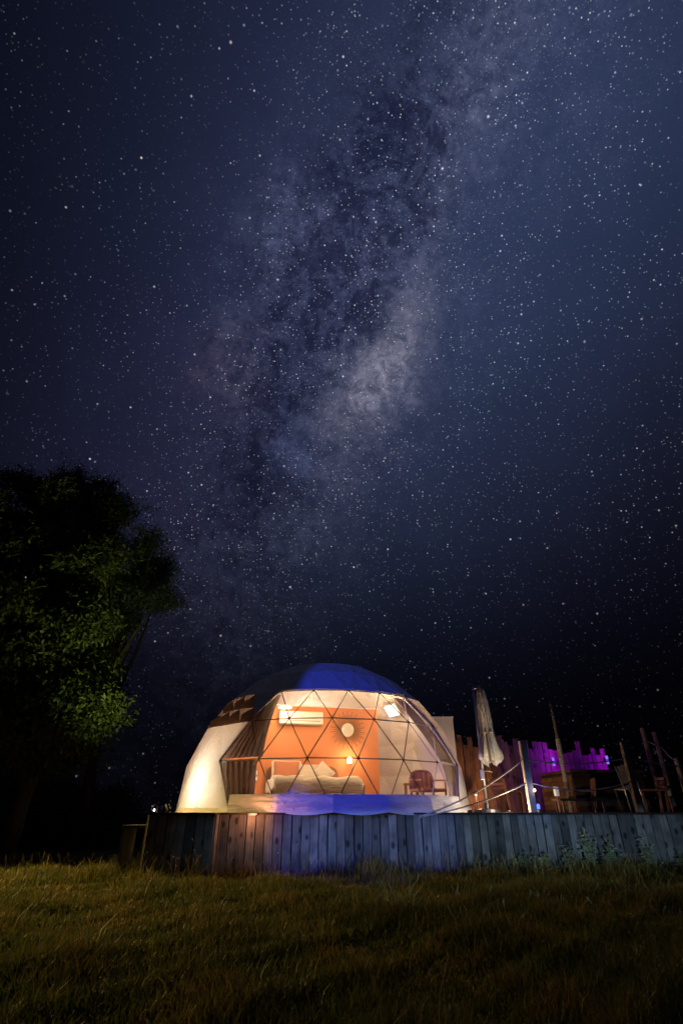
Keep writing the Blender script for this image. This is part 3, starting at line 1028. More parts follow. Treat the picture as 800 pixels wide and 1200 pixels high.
def build_added_parasol_light():
    q = Vector((3.02, 10.86, DECK))  # spot added to brighten the parasol, ropes and post
    t = thing('added_parasol_spot', q, 'low added warm spot lighting the closed parasol from below', 'lamp')
    MB().lathe(q, [(.03, 0), (.03, .02), (.024, .035)], 12).build('housing', M['metal'], t)
    light('added_parasol_glow', q + Vector((.02, .0, .12)), 58, (1.0, .80, .57), .03, parent=t)


build_added_parasol_light()


def post(px, D, ytop, r, label, name='rope_post', group=None, mat='post', square=False, ybase=950):
    X = at(px, ybase, D).x; zt = EYE + (at(px, ytop, D).z - EYE)
    t = thing(name, (X, D, DECK), label, 'post', group)
    if square:
        soften(MB().box((X, D, (DECK + zt) / 2), (r * 2, r * 2, zt - DECK)).build('shaft', M[mat], t), .012)
    else:
        MB().lathe((X, D, DECK), [(r, 0), (r * .99, (zt - DECK) * .5), (r * .95, zt - DECK - .015), (r * .8, zt - DECK)], 14).build('shaft', M[mat], t, True)
    return t, Vector((X, D, zt))


def rope(name, a, b, sag, label, r=.0125, group=None):
    pts = []
    for i in range(17):
        u = i / 16; p = Vector(a).lerp(Vector(b), u); p.z -= sag * 4 * u * (1 - u); pts.append(p)
    m = MB().tube(pts, r, 7).build(name, M['rope'], None, True, origin=tuple(a))
    return tag(m, label, 'rope', group)


def build_ropes():
    p1, t1 = post(624, 10.86, 868, .062, 'square rope post with a blue light at its foot and a bulb', square=True)
    p2, t2 = post(749, 10.90, 869, .055, 'square rope post in front of the tan sling chair', square=True)
    p3, t3 = post(777.5, 13.0, 853, .055, 'tallest slim post at far end of terrace tied with ropes', group=None)
    p4, t4 = post(791, 13.0, 858, .050, 'second tall slim post beside the tallest post on the terrace')
    p5, t5 = post(809, 12.0, 888, .05, 'short post near the small lamp post with descending rope end')
    def z(py, px, D): return at(px, py, D).z
    anc = at(492, 956.5, 10.30)
    ya = 9.90 + (anc.x + .95) * (10.72 - 9.90) / (3.25 + .95) - .035
    anc = at(492, 956.5, ya)
    k = MB().lathe(anc + Vector((0, .012, 0)), [(.03, -.03), (.03, .03)], 10, Matrix.Rotation(math.pi / 2, 3, 'X')).build('rope_anchor', M['metal'], None, origin=tuple(anc))
    tag(k, 'dark metal rope anchor screwed to the deck planks below the hem', 'anchor')
    a1 = Vector((t1.x - .06, t1.y - .02, z(891, 613, 10.86))); a2 = Vector((t1.x - .06, t1.y - .02, z(918, 617, 10.86)))
    rope('barrier_rope', anc, a1, .10, 'upper pale rope rising from deck edge to the post with blue light')
    rope('barrier_rope', anc + Vector((.05, 0, 0)), a2, .06, 'lower pale rope rising from deck edge to the post with blue light')
    b1 = Vector((t1.x + .06, t1.y - .02, a1.z)); b2 = Vector((t1.x + .06, t1.y - .02, a2.z))
    c1 = Vector((t2.x - .05, t2.y - .02, z(889, 739, 10.9))); c2 = Vector((t2.x - .05, t2.y - .02, z(916, 743, 10.9)))
    rope('barrier_rope', b1, c1, .07, 'upper rope slung between the two square rope posts', r=.011)
    rope('barrier_rope', b2, c2, .13, 'lower rope sagging between the two square rope posts', r=.011)
    rope('barrier_rope', Vector((t2.x + .05, t2.y, c1.z)), Vector((t2.x + 2.6, t2.y + .02, c1.z - .05)), .12, 'upper rope running on past the tan sling chair', r=.009)
    rope('barrier_rope', Vector((t3.x + .03, t3.y - .05, z(869, 759, 13))), Vector((t4.x - .03, t4.y - .05, z(874, 769, 13))), .01, 'short rope linking the two tall slim posts', r=.009)
    rope('barrier_rope', Vector((t4.x + .04, t4.y - .05, z(876, 773, 13))), Vector((t5.x, t5.y - .05, t5.z - .12)), .03, 'rope descending from the second tall slim post', r=.009)
    # lights carried by the first post
    q = at(626, 926, 10.78)
    t = thing('string_bulb', q, 'tiny warm bulb glowing on the side of the square post', 'lamp')
    MB().lathe(q, [(.006, -.025), (.018, -.012), (.018, .006), (.008, .02)], 10).build('bulb', mat_emit('bulb glass', (1, .86, .62), 14), t, True)
    MB().bar(q + Vector((-.01, .01, 0)), Vector((t1.x + .05, t1.y - .03, q.z)), .012).build('holder', M['metal'], t)
    light('bulb_light', q + Vector((.03, -.04, 0)), .5, (1, .75, .45), .02, parent=t)
    q = Vector((t1.x + .085, t1.y - .075, DECK))
    t = thing('post_uplight', q, 'small blue uplight on the deck at foot of square post', 'lamp')
    MB().lathe(q, [(.03, 0), (.03, .05), (.036, .055)], 12).build('housing', M['metal'], t)
    MB().lathe(q + Vector((0, 0, .056)), [(.026, 0), (.026, .07), (.015, .08)], 12).build('lens', mat_emit('blue lens', (.10, .16, 1), 2.5), t)
    light('post_uplight_glow', q + Vector((-.03, -.28, .30)), 5.0, (.10, .26, 1), .02, parent=t)


build_ropes()


def build_palisade():
    PURPLE = (.20, .003, 1.0)
    D0, D1 = 14.6, 15.6
    a, b = at(536, 940, D0), at(721, 940, D1)
    t = thing('palisade_fence', ((a.x + b.x) / 2, 15.1, DECK), 'brown palisade fence of uneven upright boards behind the terrace glowing purple', 'fence')
    L = math.hypot(b.x - a.x, D1 - D0); n = 31
    tops = {}
    dx = Vector((b.x - a.x, D1 - D0, 0)).normalized(); nr = Vector((dx.y, -dx.x, 0))
    for i in range(n):
        u = (i + .5) / n
        p = Vector((a.x, D0, 0)).lerp(Vector((b.x, D1, 0)), u)
        z = DECK + 1.50 + random.choice([-.16, -.08, -.02, .0, .06, .17, .22]) + .05 * math.sin(u * 7)
        w = L / n * random.uniform(.86, .97)
        off = random.uniform(-.02, .02)
        V, F = [], []
        MB_ = MB().box(p + nr * off + Vector((0, 0, (z + DECK) / 2)), (w, .025, z - DECK), math.atan2(dx.y, dx.x))
        for q in (4, 5, 6, 7): MB_.v[q] += Vector((0, 0, random.uniform(-.02, .02)))
        MB_.build('board', M['board'], t, origin=p + Vector((0, 0, DECK)))
    for zz in (.35, 1.15):
        MB().bar(Vector((a.x, D0, DECK + zz)) - nr * .055, Vector((b.x, D1, DECK + zz)) - nr * .055, .06, .05).build('rail', M['board'], t)
    for px, py in ((648, 892.5), (711, 890.5)):
        u = (px - 536) / (721 - 536); D = D0 + (D1 - D0) * u
        q = at(px, py, D - .09)
        lab = {648: 'purple glowing wall light on palisade behind the rope wrapped pole', 711: 'purple glowing wall light near the end of the palisade'}[px]
        f = thing('fence_light', q, lab, 'lamp')
        MB().box(q + Vector((0, .045, 0)), (.05, .05, .12)).build('back_plate', M['metal'], f)
        MB().lathe(q, [(.028, -.10), (.032, -.09), (.032, -.02), (.028, -.015)], 10).build('lens', mat_emit('violet lens', (.22, .13, 1), 1.3), f)
        MB().lathe(q, [(.028, .015), (.032, .02), (.032, .09), (.028, .10)], 10).build('lens', mat_emit('violet lens', (.22, .13, 1), 1.3), f)
        k = 1.3
        light('fence_light_up', q + Vector((0, -.20, .22)), 17 * k, PURPLE, .04, parent=f)
        light('fence_light_down', q + Vector((0, -.20, -.22)), 13 * k, PURPLE, .04, parent=f)


build_palisade()


def build_added_lantern():
    q = at(557, 932, 14.3)  # lantern added to warm the palisade boards
    t = thing('added_lantern', (q.x, q.y, DECK), 'low added lantern lighting the brown palisade by the dome', 'lamp')
    MB().tube([(q.x, q.y, DECK), (q.x, q.y, q.z)], .015, 6).build('stem', M['metal'], t)
    MB().lathe(q, [(.05, -.01), (.055, .0), (.055, .05), (.02, .08)], 12).build('cap', M['metal'], t, True)
    light('added_lantern_glow', q + Vector((0.02, -.12, -.05)), 34, (1.0, .55, .28), .05, parent=t)


build_added_lantern()


def build_terrace():
    # tall pole, its lower half wrapped with rope
    D = 12.3
    X = at(669, 950, D).x; zt = at(649, 825, D).z
    t = thing('wrapped_pole', (X, D, DECK), 'tall slim timber pole with perforated wrap rising before the purple fence', 'pole')
    sh = MB().tube([(X, D, DECK), (X, D, zt)], [.042, .036], 12).build('shaft', M['post'], t, True)
    MB().lathe((X, D, zt), [(.045, -.03), (.05, -.02), (.05, .03), (.03, .05)], 12).build('cap', M['metal'], t)
    for i in range(26):
        z0 = DECK + .55 + i * .032
        pts = [(X + .046 * math.cos(an), D + .046 * math.sin(an), z0 + .032 * an / (2 * math.pi)) for an in np.linspace(0, 2 * math.pi, 13)]
        MB().tube(pts, .011, 5).build('rope_turn', M['rope'], sh, True)
    # large wooden cabinet / tub
    zt = at(668, 902, 13.1).z
    a = at(668, 902, 13.1); X0 = a.x
    t = thing('tub_cabinet', (X0 + .85, 13.9, DECK), 'large dark wooden tub cabinet with flat lid on the terrace', 'cabinet')
    rz = R_(7); Rm = Matrix.Rotation(rz, 3, 'Z'); O = Vector((X0, 13.1, DECK)); H = zt - DECK
    def L(x, y, z): return O + Rm @ Vector((x, y, z))
    MB().box(L(.86, .80, H / 2 - .03), (1.66, 1.54, H - .08), M=Rm).build('core', M['dark_wood'], t)
    for i in range(7):
        z = .05 + (H - .16) / 7 * (i + .5)
        MB().box(L(.86, .015, z), (1.70, .022, (H - .16) / 7 - .008), M=Rm).build('slat', M['dark_wood'], t)
        MB().box(L(.01, .80, z), (.022, 1.52, (H - .16) / 7 - .008), M=Rm).build('slat', M['board'], t)  # lighter brown side slats: the dome's orange light put into their colour
    soften(MB().box(L(.86, .79, H - .025), (1.80, 1.66, .06), M=Rm).build('lid', M['board'], t), .02)
    # lamp posts
    for px, D, lab in ((655.5, 11.5, 'short garden lamp post with pale top standing before the tub cabinet'), (788, 12.2, 'short garden lamp post with pale top beyond the rope posts')):
        X = at(px, 950, D).x; zt = at(px - 3, 922, D).z; zm = at(px - 2, 933, D).z
        t = thing('lamp_post', (X, D, DECK), lab, 'lamp', None)
        MB().tube([(X, D, DECK), (X, D, zm)], .022, 8).build('stem', M['chair_wood'], t, True)
        soften(MB().box((X, D, (zm + zt) / 2), (.085, .085, zt - zm)).build('head', M['white'], t), .012)
        MB().box((X, D, zt + .006), (.10, .10, .012)).build('cap', M['metal'], t)
    # folding sling chair seen from behind
    D = 11.7
    def A(px, py, dd=0): return at(px, py, D + dd)
    p = A(737, 950)
    t = thing('sling_chair', (p.x, D + .2, DECK), 'folding chair with tan sling back and thin metal frame beside rope post', 'chair')
    tl, tr, bl, br = A(720, 899, .12), A(736, 894, .12), A(729, 920, 0), A(745, 915, 0)
    nn = Vector((0, .012, 0))
    mesh('sling_back', [tl, tr, br, bl, tl + nn, tr + nn, br + nn, bl + nn], [(0, 1, 2, 3), (7, 6, 5, 4), (0, 4, 5, 1), (1, 5, 6, 2), (2, 6, 7, 3), (3, 7, 4, 0)], M['tan'], t)
    s1, s2 = bl - tl, br - tr
    for top_, bot_ in ((tl, bl), (tr, br)):
        e = bot_ + (bot_ - top_) * .25
        g = Vector((e.x + .02, D - .05, DECK + .01)); g2 = Vector((e.x + .10, D + .5, DECK + .01))
        MB().tube([top_ - (bot_ - top_) * .06, bot_, e, g], .011, 6).build('frame_tube', M['steel'], t, True)
        MB().tube([e, Vector((e.x + .02, D + .42, e.z + .02)), g2], .011, 6).build('leg', M['steel'], t, True)
    e1, e2 = bl + s1 * .25, br + s2 * .25
    mesh('seat', [e1, e2, e2 + Vector((.02, .42, .03)), e1 + Vector((.02, .42, .03)), e1 - Vector((0, 0, .02)), e2 - Vector((0, 0, .02)), e2 + Vector((.02, .42, .01)), e1 + Vector((.02, .42, .01))],
         [(0, 1, 2, 3), (7, 6, 5, 4), (0, 4, 5, 1), (1, 5, 6, 2), (2, 6, 7, 3), (3, 7, 4, 0)], M['tan'], t)
    MB().tube([e1, e2], .010, 6).build('cross_tube', M['steel'], t, True)
    # low table with a dark top
    p = at(680, 950, 12.2); zt = at(680, 936, 12.2).z
    t = thing('low_table', (p.x, 12.2, DECK), 'low dark table in front of the tub cabinet', 'table')
    soften(MB().box((p.x, 12.2, zt - .02), (.95, .5, .04)).build('top', M['metal'], t), .01)
    for sx in (-.40, .40):
        for sy in (-.2, .2): MB().bar((p.x + sx, 12.2 + sy, DECK), (p.x + sx, 12.2 + sy, zt - .04), .035).build('leg', M['metal'], t)
    # reddish wooden chairs around it
    def wood_chair(px, D, rz, lab, group=None):
        p = at(px, 950, D); Rm = Matrix.Rotation(rz, 3, 'Z')
        t = thing('wooden_chair', (p.x, D, DECK), lab, 'chair')
        def L(a, b, c): return Vector((p.x, D, DECK)) + Rm @ Vector((a, b, c))
        for sx in (-.2, .2):
            MB().bar(L(sx, .2, 0), L(sx, .2, .40), .04).build('leg', M['chair_wood'], t)
            MB().bar(L(sx, -.2, 0), L(sx, -.30, .64), .04).build('back_post', M['chair_wood'], t)
        MB().box(L(0, 0, .40), (.46, .46, .035), M=Rm).build('seat', M['chair_wood'], t)
        for k in range(3):
            MB().bar(L(-.2, -.255 - .02 * k, .46 + .075 * k), L(.2, -.255 - .02 * k, .46 + .075 * k), .018, .055).build('back_slat', M['chair_wood'], t)
    wood_chair(684, 12.75, R_(75), 'reddish wooden chair turned sideways behind the low dark table')
    wood_chair(598, 12.9, R_(-60), 'reddish wooden chair standing between the parasol and square post')
    wood_chair(766, 12.3, R_(80), 'dim wooden chair standing between the sling chair and tall posts')
    # step and lantern at the left end of the deck
    q = at(157, 967, 9.66)
    t = thing('wooden_step', (q.x, 9.75, 0), 'low wooden step at the dark deck end nearest the trees', 'step')
    zt = q.z
    MB().box((-3.26, 9.9, zt - .02), (.42, .62, .04)).build('tread', M['plank'], t)
    for sx in (-.17, .17):
        MB().box((-3.26 + sx, 9.9, (zt - .04) / 2), (.06, .5, zt - .04)).build('riser', M['plank'], t)
    q = at(177.5, 951, 9.62)
    t = thing('deck_lantern', (q.x + .03, 9.66, DECK), 'small lantern with a cool spark on the deck corner by the step', 'lamp')
    b = Vector((q.x + .03, 9.66, DECK))
    MB().box(b + Vector((0, 0, .008)), (.09, .09, .016)).build('base', M['metal'], t)
    for sx in (-.035, .035):
        for sy in (-.035, .035): MB().bar(b + Vector((sx, sy, .016)), b + Vector((sx, sy, .085)), .007).build('corner_bar', M['brass'], t)
    MB().lathe(b + Vector((0, 0, .085)), [(.06, 0), (.055, .012), (.012, .035)], 8).build('roof', M['metal'], t)
    MB().lathe(b + Vector((0, 0, .02)), [(.012, 0), (.016, .015), (.006, .035)], 8).build('flame', mat_emit('cool spark', (.75, .88, 1), 6), t)
    # warm light added under the hem to turn the left planks orange
    q = Vector((-1.45, 9.80, DECK - .03))
    t = thing('added_downlight', q, 'small added warm downlight under hem turning the deck planks orange', 'lamp')
    MB().box(q + Vector((0, .03, .012)), (.16, .06, .024)).build('housing', M['metal'], t)
    MB().box(q + Vector((0, .02, -.004)), (.12, .03, .008)).build('lens', mat_emit('warm lens', (1, .5, .2), 1.5), t)
    light('added_downlight_glow', q + Vector((0, -.14, -.03)), 13.0, (1, .38, .18), .05, parent=t)


build_terrace()


def build_added_blue_flood():
    """floodlight added for the unseen blue source, out of view; doors shape its beam"""
    S = Vector((-3.55, 1.3, 2.6))
    t = thing('floodlight', (S.x, S.y, 0), 'added blue floodlight with beam doors on a tall stand out of view', 'lamp')
    def ang(p): return math.atan2(p[1] - S.y, p[0] - S.x)
    for an, sg in ((R_(72.2), 1), (R_(60.5), -1)):
        d = Vector((math.cos(an), math.sin(an), 0)); n = Vector((-d.y, d.x, 0))
        MB().box(S + d * .13 + n * .013 * sg, (.36, .004, .34), an).build('beam_door', M['metal'], t)  # doors invented to cut both sides of the beam
    c = Vector((math.cos(R_(66)), math.sin(R_(66)), 0)); n = Vector((-c.y, c.x, 0))
    drop = (S.z - .10) / 9.1
    b = S + Vector((0, 0, -.010))
    q = [b + n * .30 - c * .03, b + n * .30 + c * .28, b - n * .30 + c * .28, b - n * .30 - c * .03]
    for p, r in zip(q, (-.03, .28, .28, -.03)): p.z -= drop * r
    MB().quad(*q).build('floor_door', M['metal'], t)
    a0, a1 = R_(75.0), R_(66.8)
    e0, e1 = Vector((math.cos(a0), math.sin(a0), 0)) * .25, Vector((math.cos(a1), math.sin(a1), 0)) * .25
    lo, hi = Vector((0, 0, -.25 * math.tan(R_(8.7)))), Vector((0, 0, .25 * math.tan(R_(1.9))))
    MB().quad(S + e0 + lo, S + e1 + lo, S + e1 + hi, S + e0 + hi).build('beam_slat', M['metal'], t)  # slat added to keep blue light off the bed
    MB().box(S - c * .05, (.02, .24, .34), R_(66)).build('back_plate', M['metal'], t)
    MB().bar((S.x - c.x * .07, S.y - c.y * .07, 0), S - c * .07, .03).build('stand', M['metal'], t)
    aim = Vector((.2, 11, 1.6)) - S
    light('added_blue_beam', S, 2300, (.034, .066, 1.0), .004, 'SPOT', t, rot=aim.to_track_quat('-Z', 'Y').to_euler(), spot=100, blend=.3)


build_added_blue_flood()


def build_added_cool_flood():
    """cool white floodlight added out of view to brighten the deck planks and weeds"""
    S = Vector((1.4, .6, .34))
    t = thing('floodlight', (S.x, S.y, 0), 'added cool white floodlight out of view brightening the deck planks', 'lamp')
    aim = Vector((2.3, 10.3, .5)) - S; aim.normalize()
    fx = Vector((aim.x, aim.y, 0)).normalized(); side = Vector((-fx.y, fx.x, 0)); k = .30
    up = (DECK - .03 - S.z) / 9.6 * k
    for zz, dz, nm in ((.004, up, 'roof_door'), (-.006, -.001, 'floor_door')):
        z0, z1 = Vector((0, 0, S.z + (zz if nm == 'floor_door' else .0005 + .0))), Vector((0, 0, S.z + dz + (zz if nm == 'floor_door' else 0)))
        b = Vector((S.x, S.y, 0))
        q = [b - fx * .04 + side * .15 + z0, b + fx * k + side * .35 + z1, b + fx * k - side * .35 + z1, b - fx * .04 - side * .15 + z0]
        if nm == 'roof_door': q[0].z += .02; q[3].z += .02
        MB().quad(*q).build(nm, M['metal'], t)
    MB().box(S - fx * .06, (.02, .3, .16), math.atan2(fx.y, fx.x)).build('back_plate', M['metal'], t)
    MB().bar((S.x - fx.x * .06, S.y - fx.y * .06, 0), S - fx * .06, .03).build('spike', M['metal'], t)
    light('added_cool_beam', S, 2100, (.42, .66, 1.0), .004, 'SPOT', t, rot=aim.to_track_quat('-Z', 'Y').to_euler(), spot=63, blend=1.0)


def build_added_lamp_mast():
    """lamp mast added out of view to throw warm light over the grass"""
    X, Y, H = -9.2, 9.75, 3.2
    t = thing('added_lamp_mast', (X, Y, 0), 'added unseen lamp mast with a shaded head lighting the meadow', 'lamp')
    MB().tube([(X, Y, 0), (X, Y, H + .1)], [.05, .035], 10).build('mast', M['metal'], t, True)
    MB().tube([(X, Y, H + .08), (X + .35, Y, H + .12)], .025, 8).build('arm', M['metal'], t, True)
    c = Vector((X + .35, Y, H))
    MB().lathe(c, [(.30, -.106), (.302, -.101), (.16, .10), (.004, .12)], 24, cap=False).build('shade', M['metal'], t, True)
    MB().box(c + Vector((.02, .14, -.25)), (.82, .006, .52)).build('light_shield', M['metal'], t)  # plate added to keep this lamp's light off the trees
    light('added_mast_glow', c - Vector((0, 0, .02)), 3200, (1.0, .66, .20), .03, parent=t)


def build_added_tree_spot():
    """small spotlight added on the deck corner to light the tree crowns"""
    q = Vector((-2.93, 10.15, DECK))
    aim = (Vector((-7.5, 14.0, 7.4)) - q).normalized()
    t = thing('added_tree_spot', q, 'small added spotlight on the deck corner turned up at the trees', 'lamp')
    MB().box(q + Vector((0, 0, .01)), (.08, .08, .02)).build('base', M['metal'], t)
    MB().lathe(q + Vector((0, 0, .07)), [(.03, -.05), (.04, .0), (.04, .06)], 12, aim.to_track_quat('Z', 'Y').to_matrix(), cap=False).build('head', M['metal'], t, True)
    light('added_tree_beam', q + Vector((0, 0, .07)) + aim * .05, 800, (.92, 1.0, .42), .03, 'SPOT', t, rot=aim.to_track_quat('-Z', 'Y').to_euler(), spot=56, blend=.9)


build_added_cool_flood()
build_added_lamp_mast()
build_added_tree_spot()

# ------------------------------------------------------------------ plants
def foliage(name, P, Dv, Nv, Ln, Wd, tone, mat, parent):
    """many small leaves: position, direction, normal, length, width"""
    n = len(P)
    S = np.cross(Dv, Nv); S /= np.linalg.norm(S, axis=1, keepdims=True) + 1e-9
    N2 = np.cross(S, Dv)
    mid = P + Dv * (Ln * .45)[:, None]
    v = np.empty((n, 4, 3))
    v[:, 0] = P
    v[:, 1] = mid + S * (Wd / 2)[:, None] + N2 * (Wd * .18)[:, None]
    v[:, 2] = P + Dv * Ln[:, None] - N2 * (Ln * .12)[:, None]
    v[:, 3] = mid - S * (Wd / 2)[:, None] + N2 * (Wd * .18)[:, None]
    org = np.array(WORLD[parent]) if parent else np.zeros(3)
    v = v.reshape(-1, 3) - org
    i = np.arange(n)[:, None] * 4
    f = np.concatenate([i, i + 1, i + 2, i, i + 2, i + 3], 1).reshape(-1)
    return bulk(name, v, f, np.repeat(tone, 4), mat, parent)


def bulk(name, v, tri, tone, mat, parent=None):
    me = bpy.data.meshes.new(name)
    me.vertices.add(len(v)); me.vertices.foreach_set('co', v.astype(np.float32).ravel())
    nf = len(tri) // 3
    me.loops.add(nf * 3); me.loops.foreach_set('vertex_index', tri.astype(np.int32))
    me.polygons.add(nf); me.polygons.foreach_set('loop_start', np.arange(nf, dtype=np.int32) * 3)
    me.polygons.foreach_set('loop_total', np.full(nf, 3, np.int32))
    at_ = me.attributes.new('tone', 'FLOAT', 'POINT'); at_.data.foreach_set('value', tone.astype(np.float32))
    me.update(); me.validate()
    me.materials.append(mat)
    o = bpy.data.objects.new(name, me); COL.objects.link(o)
    if parent: o.parent = parent
    WORLD[o] = WORLD.get(parent, Vector((0, 0, 0)))
    return o


def unit(a):
    return a / (np.linalg.norm(a, axis=1, keepdims=True) + 1e-9)


def tree(name, label, base, height, clusters, leaf_n, leaf_len, leaf_wid, mat, trunk_r):
    t = thing(name, base, label, 'tree', None)
    b = Vector(base)
    mb = MB()
    # trunk, then limbs to every cluster and twigs inside
    top = b + Vector((0, 0, height * .5))
    tr = [b, b + Vector((.06, .03, height * .15)), b + Vector((-.05, .05, height * .33)), top]
    mb.tube(tr, [trunk_r, trunk_r * .85, trunk_r * .7, trunk_r * .5], 10)
    mb.build('trunk', M['bark'], t, True)
    lb = MB(); P, Dv = [], []
    for (c, rad, k) in clusters:
        c = Vector(c)
        s = b.lerp(top, random.uniform(.5, 1.0)); s.x = top.x; s.y = top.y
        mid = s.lerp(c, .5) + Vector((random.uniform(-.3, .3), random.uniform(-.3, .3), random.uniform(.1, .5)))
        lb.tube([s, mid, c], [trunk_r * .38, trunk_r * .24, trunk_r * .10], 6)
        nt = int(24 * k)
        for _ in range(nt):
            d = Vector(rng.normal(size=3)); d.normalize(); d.z = d.z * .8 + .1
            e = c + Vector((d.x * rad[0], d.y * rad[1], d.z * rad[2])) * (random.uniform(.45, 1.4) if random.random() < .88 else random.uniform(1.4, 2.0))
            m2 = c.lerp(e, .5) + Vector(rng.normal(size=3)) * .10
            lb.tube([c.lerp(e, .05), m2, e], [.022, .014, .005], 4, cap=False)
            nl = int(leaf_n * random.uniform(.6, 1.4))
            for q in range(nl):
                u = random.uniform(.25, 1.12)
                p = (c.lerp(m2, u * 2) if u < .5 else m2.lerp(e, (u - .5) * 2)) + Vector(rng.normal(size=3)) * .14
                P.append(p); Dv.append((e - c).normalized() * .5 + Vector(rng.normal(size=3)) * .6 - Vector((0, 0, .45)))
    lb.build('branches', M['bark'], t, True)
    P = np.array(P); Dv = unit(np.array(Dv)); n = len(P)
    Nv = unit(rng.normal(size=(n, 3)) * .5 + np.array([0, 0, 1.0]))
    foliage('crown', P, Dv, Nv, leaf_len * rng.uniform(.5, 1.5, n), leaf_wid * rng.uniform(.5, 1.4, n), rng.beta(2, 2, n), mat, t)
    return n


def build_trees():
    def cl(px, py, D, rx, rz, k=1.0): return (at(px, py, D), (rx, rx, rz), k)
    def fill(shape, count, d0, d1, r0, r1, k):
        """clusters scattered through an outline given as (y, left, right) rows"""
        out = []
        while len(out) < count:
            y = random.uniform(shape[0][0], shape[-1][0])
            for (ya, la, ra), (yb, lb, rb) in zip(shape[:-1], shape[1:]):
                if ya <= y <= yb:
                    u = (y - ya) / (yb - ya); l, l2 = la + (lb - la) * u, ra + (rb - ra) * u
            r = random.uniform(r0, r1)
            out.append(cl(random.uniform(l, l2), y, random.uniform(d0, d1), r, r * random.uniform(.5, .8), k * random.uniform(.7, 1.2)))
        return out
    A = fill([(575, -90, 60), (605, -110, 118), (640, -120, 118), (690, -120, 110), (740, -120, 118), (800, -120, 120), (850, -110, 110), (892, -100, 95)], 100, 11.9, 14.2, .40, .72, .62)
    n1 = tree('broadleaf_tree', 'broad leaved green tree standing in the dark beyond the deck step', (at(20, 950, 13.2).x, 13.2, 0), 8.4, A, 100, .135, .06, M['leaf'], .20)
    B = fill([(562, 0, 110), (592, 60, 140), (620, 100, 186), (660, 100, 198), (700, 90, 192), (735, 80, 150), (775, 70, 138), (820, 60, 130), (858, 60, 105)], 74, 15.0, 17.0, .45, .72, .62)
    n2 = tree('dense_tree', 'dense small leaved dark tree behind the broad leaved one', (at(95, 950, 16).x, 16, 0), 9.4, B, 120, .095, .04, M['leaf_dark'], .2)
    print('LEAVES', n1, n2)
    # bushes added to darken the gap below the crowns, hiding trunks and horizon
    for px, D, w, h, lab in ((-30, 17, 1.6, 1.5, 'added dark round bush under the trees at the meadow edge'), (45, 18, 1.7, 1.3, 'added broad dark bush below the broad leaved tree'), (118, 18.5, 1.5, 1.1, 'added low dark bush between the trees and the dome')):
        p = at(px, 950, D)
        t = thing('bush', (p.x, D, 0), lab, 'bush')
        n = 16000
        d = unit(rng.normal(size=(n, 3))); r = rng.random(n) ** .35
        lump = 1 + .16 * np.sin(d[:, 0] * 5 + px) * np.cos(d[:, 2] * 6) + .10 * np.sin(d[:, 1] * 11 + d[:, 2] * 9)
        P = np.stack([p.x + d[:, 0] * w * r * lump, D + d[:, 1] * w * r * lump, np.abs(d[:, 2]) * h * 1.5 * r * lump + .03], 1)
        foliage('crown', P, unit(d + rng.normal(size=(n, 3)) * .6), unit(rng.normal(size=(n, 3)) + np.array([0, 0, 1.])), rng.uniform(.06, .13, n), rng.uniform(.03, .06, n), rng.beta(2, 2, n), M['leaf_dark'], t)
        sb = MB()
        for _ in range(9): 
            e = Vector((p.x + random.uniform(-1, 1) * w * .7, D + random.uniform(-1, 1) * w * .7, h * random.uniform(.6, 1.2)))
            sb.tube([(p.x, D, 0), Vector((p.x, D, 0)).lerp(e, .5) + Vector((0, 0, .2)), e], [.04, .025, .008], 5)
        sb.build('branches', M['bark'], t, True)


build_trees()


def inside_deck(x, y):
    e = np.full_like(x, 1e9)
    for (a, b) in zip(EDGE[:-1], EDGE[1:]):
        if b[0] <= a[0]: continue
        m = (x >= a[0]) & (x < b[0])
        e = np.where(m, a[1] + (x - a[0]) * (b[1] - a[1]) / (b[0] - a[0]), e)
    return y > e - .05


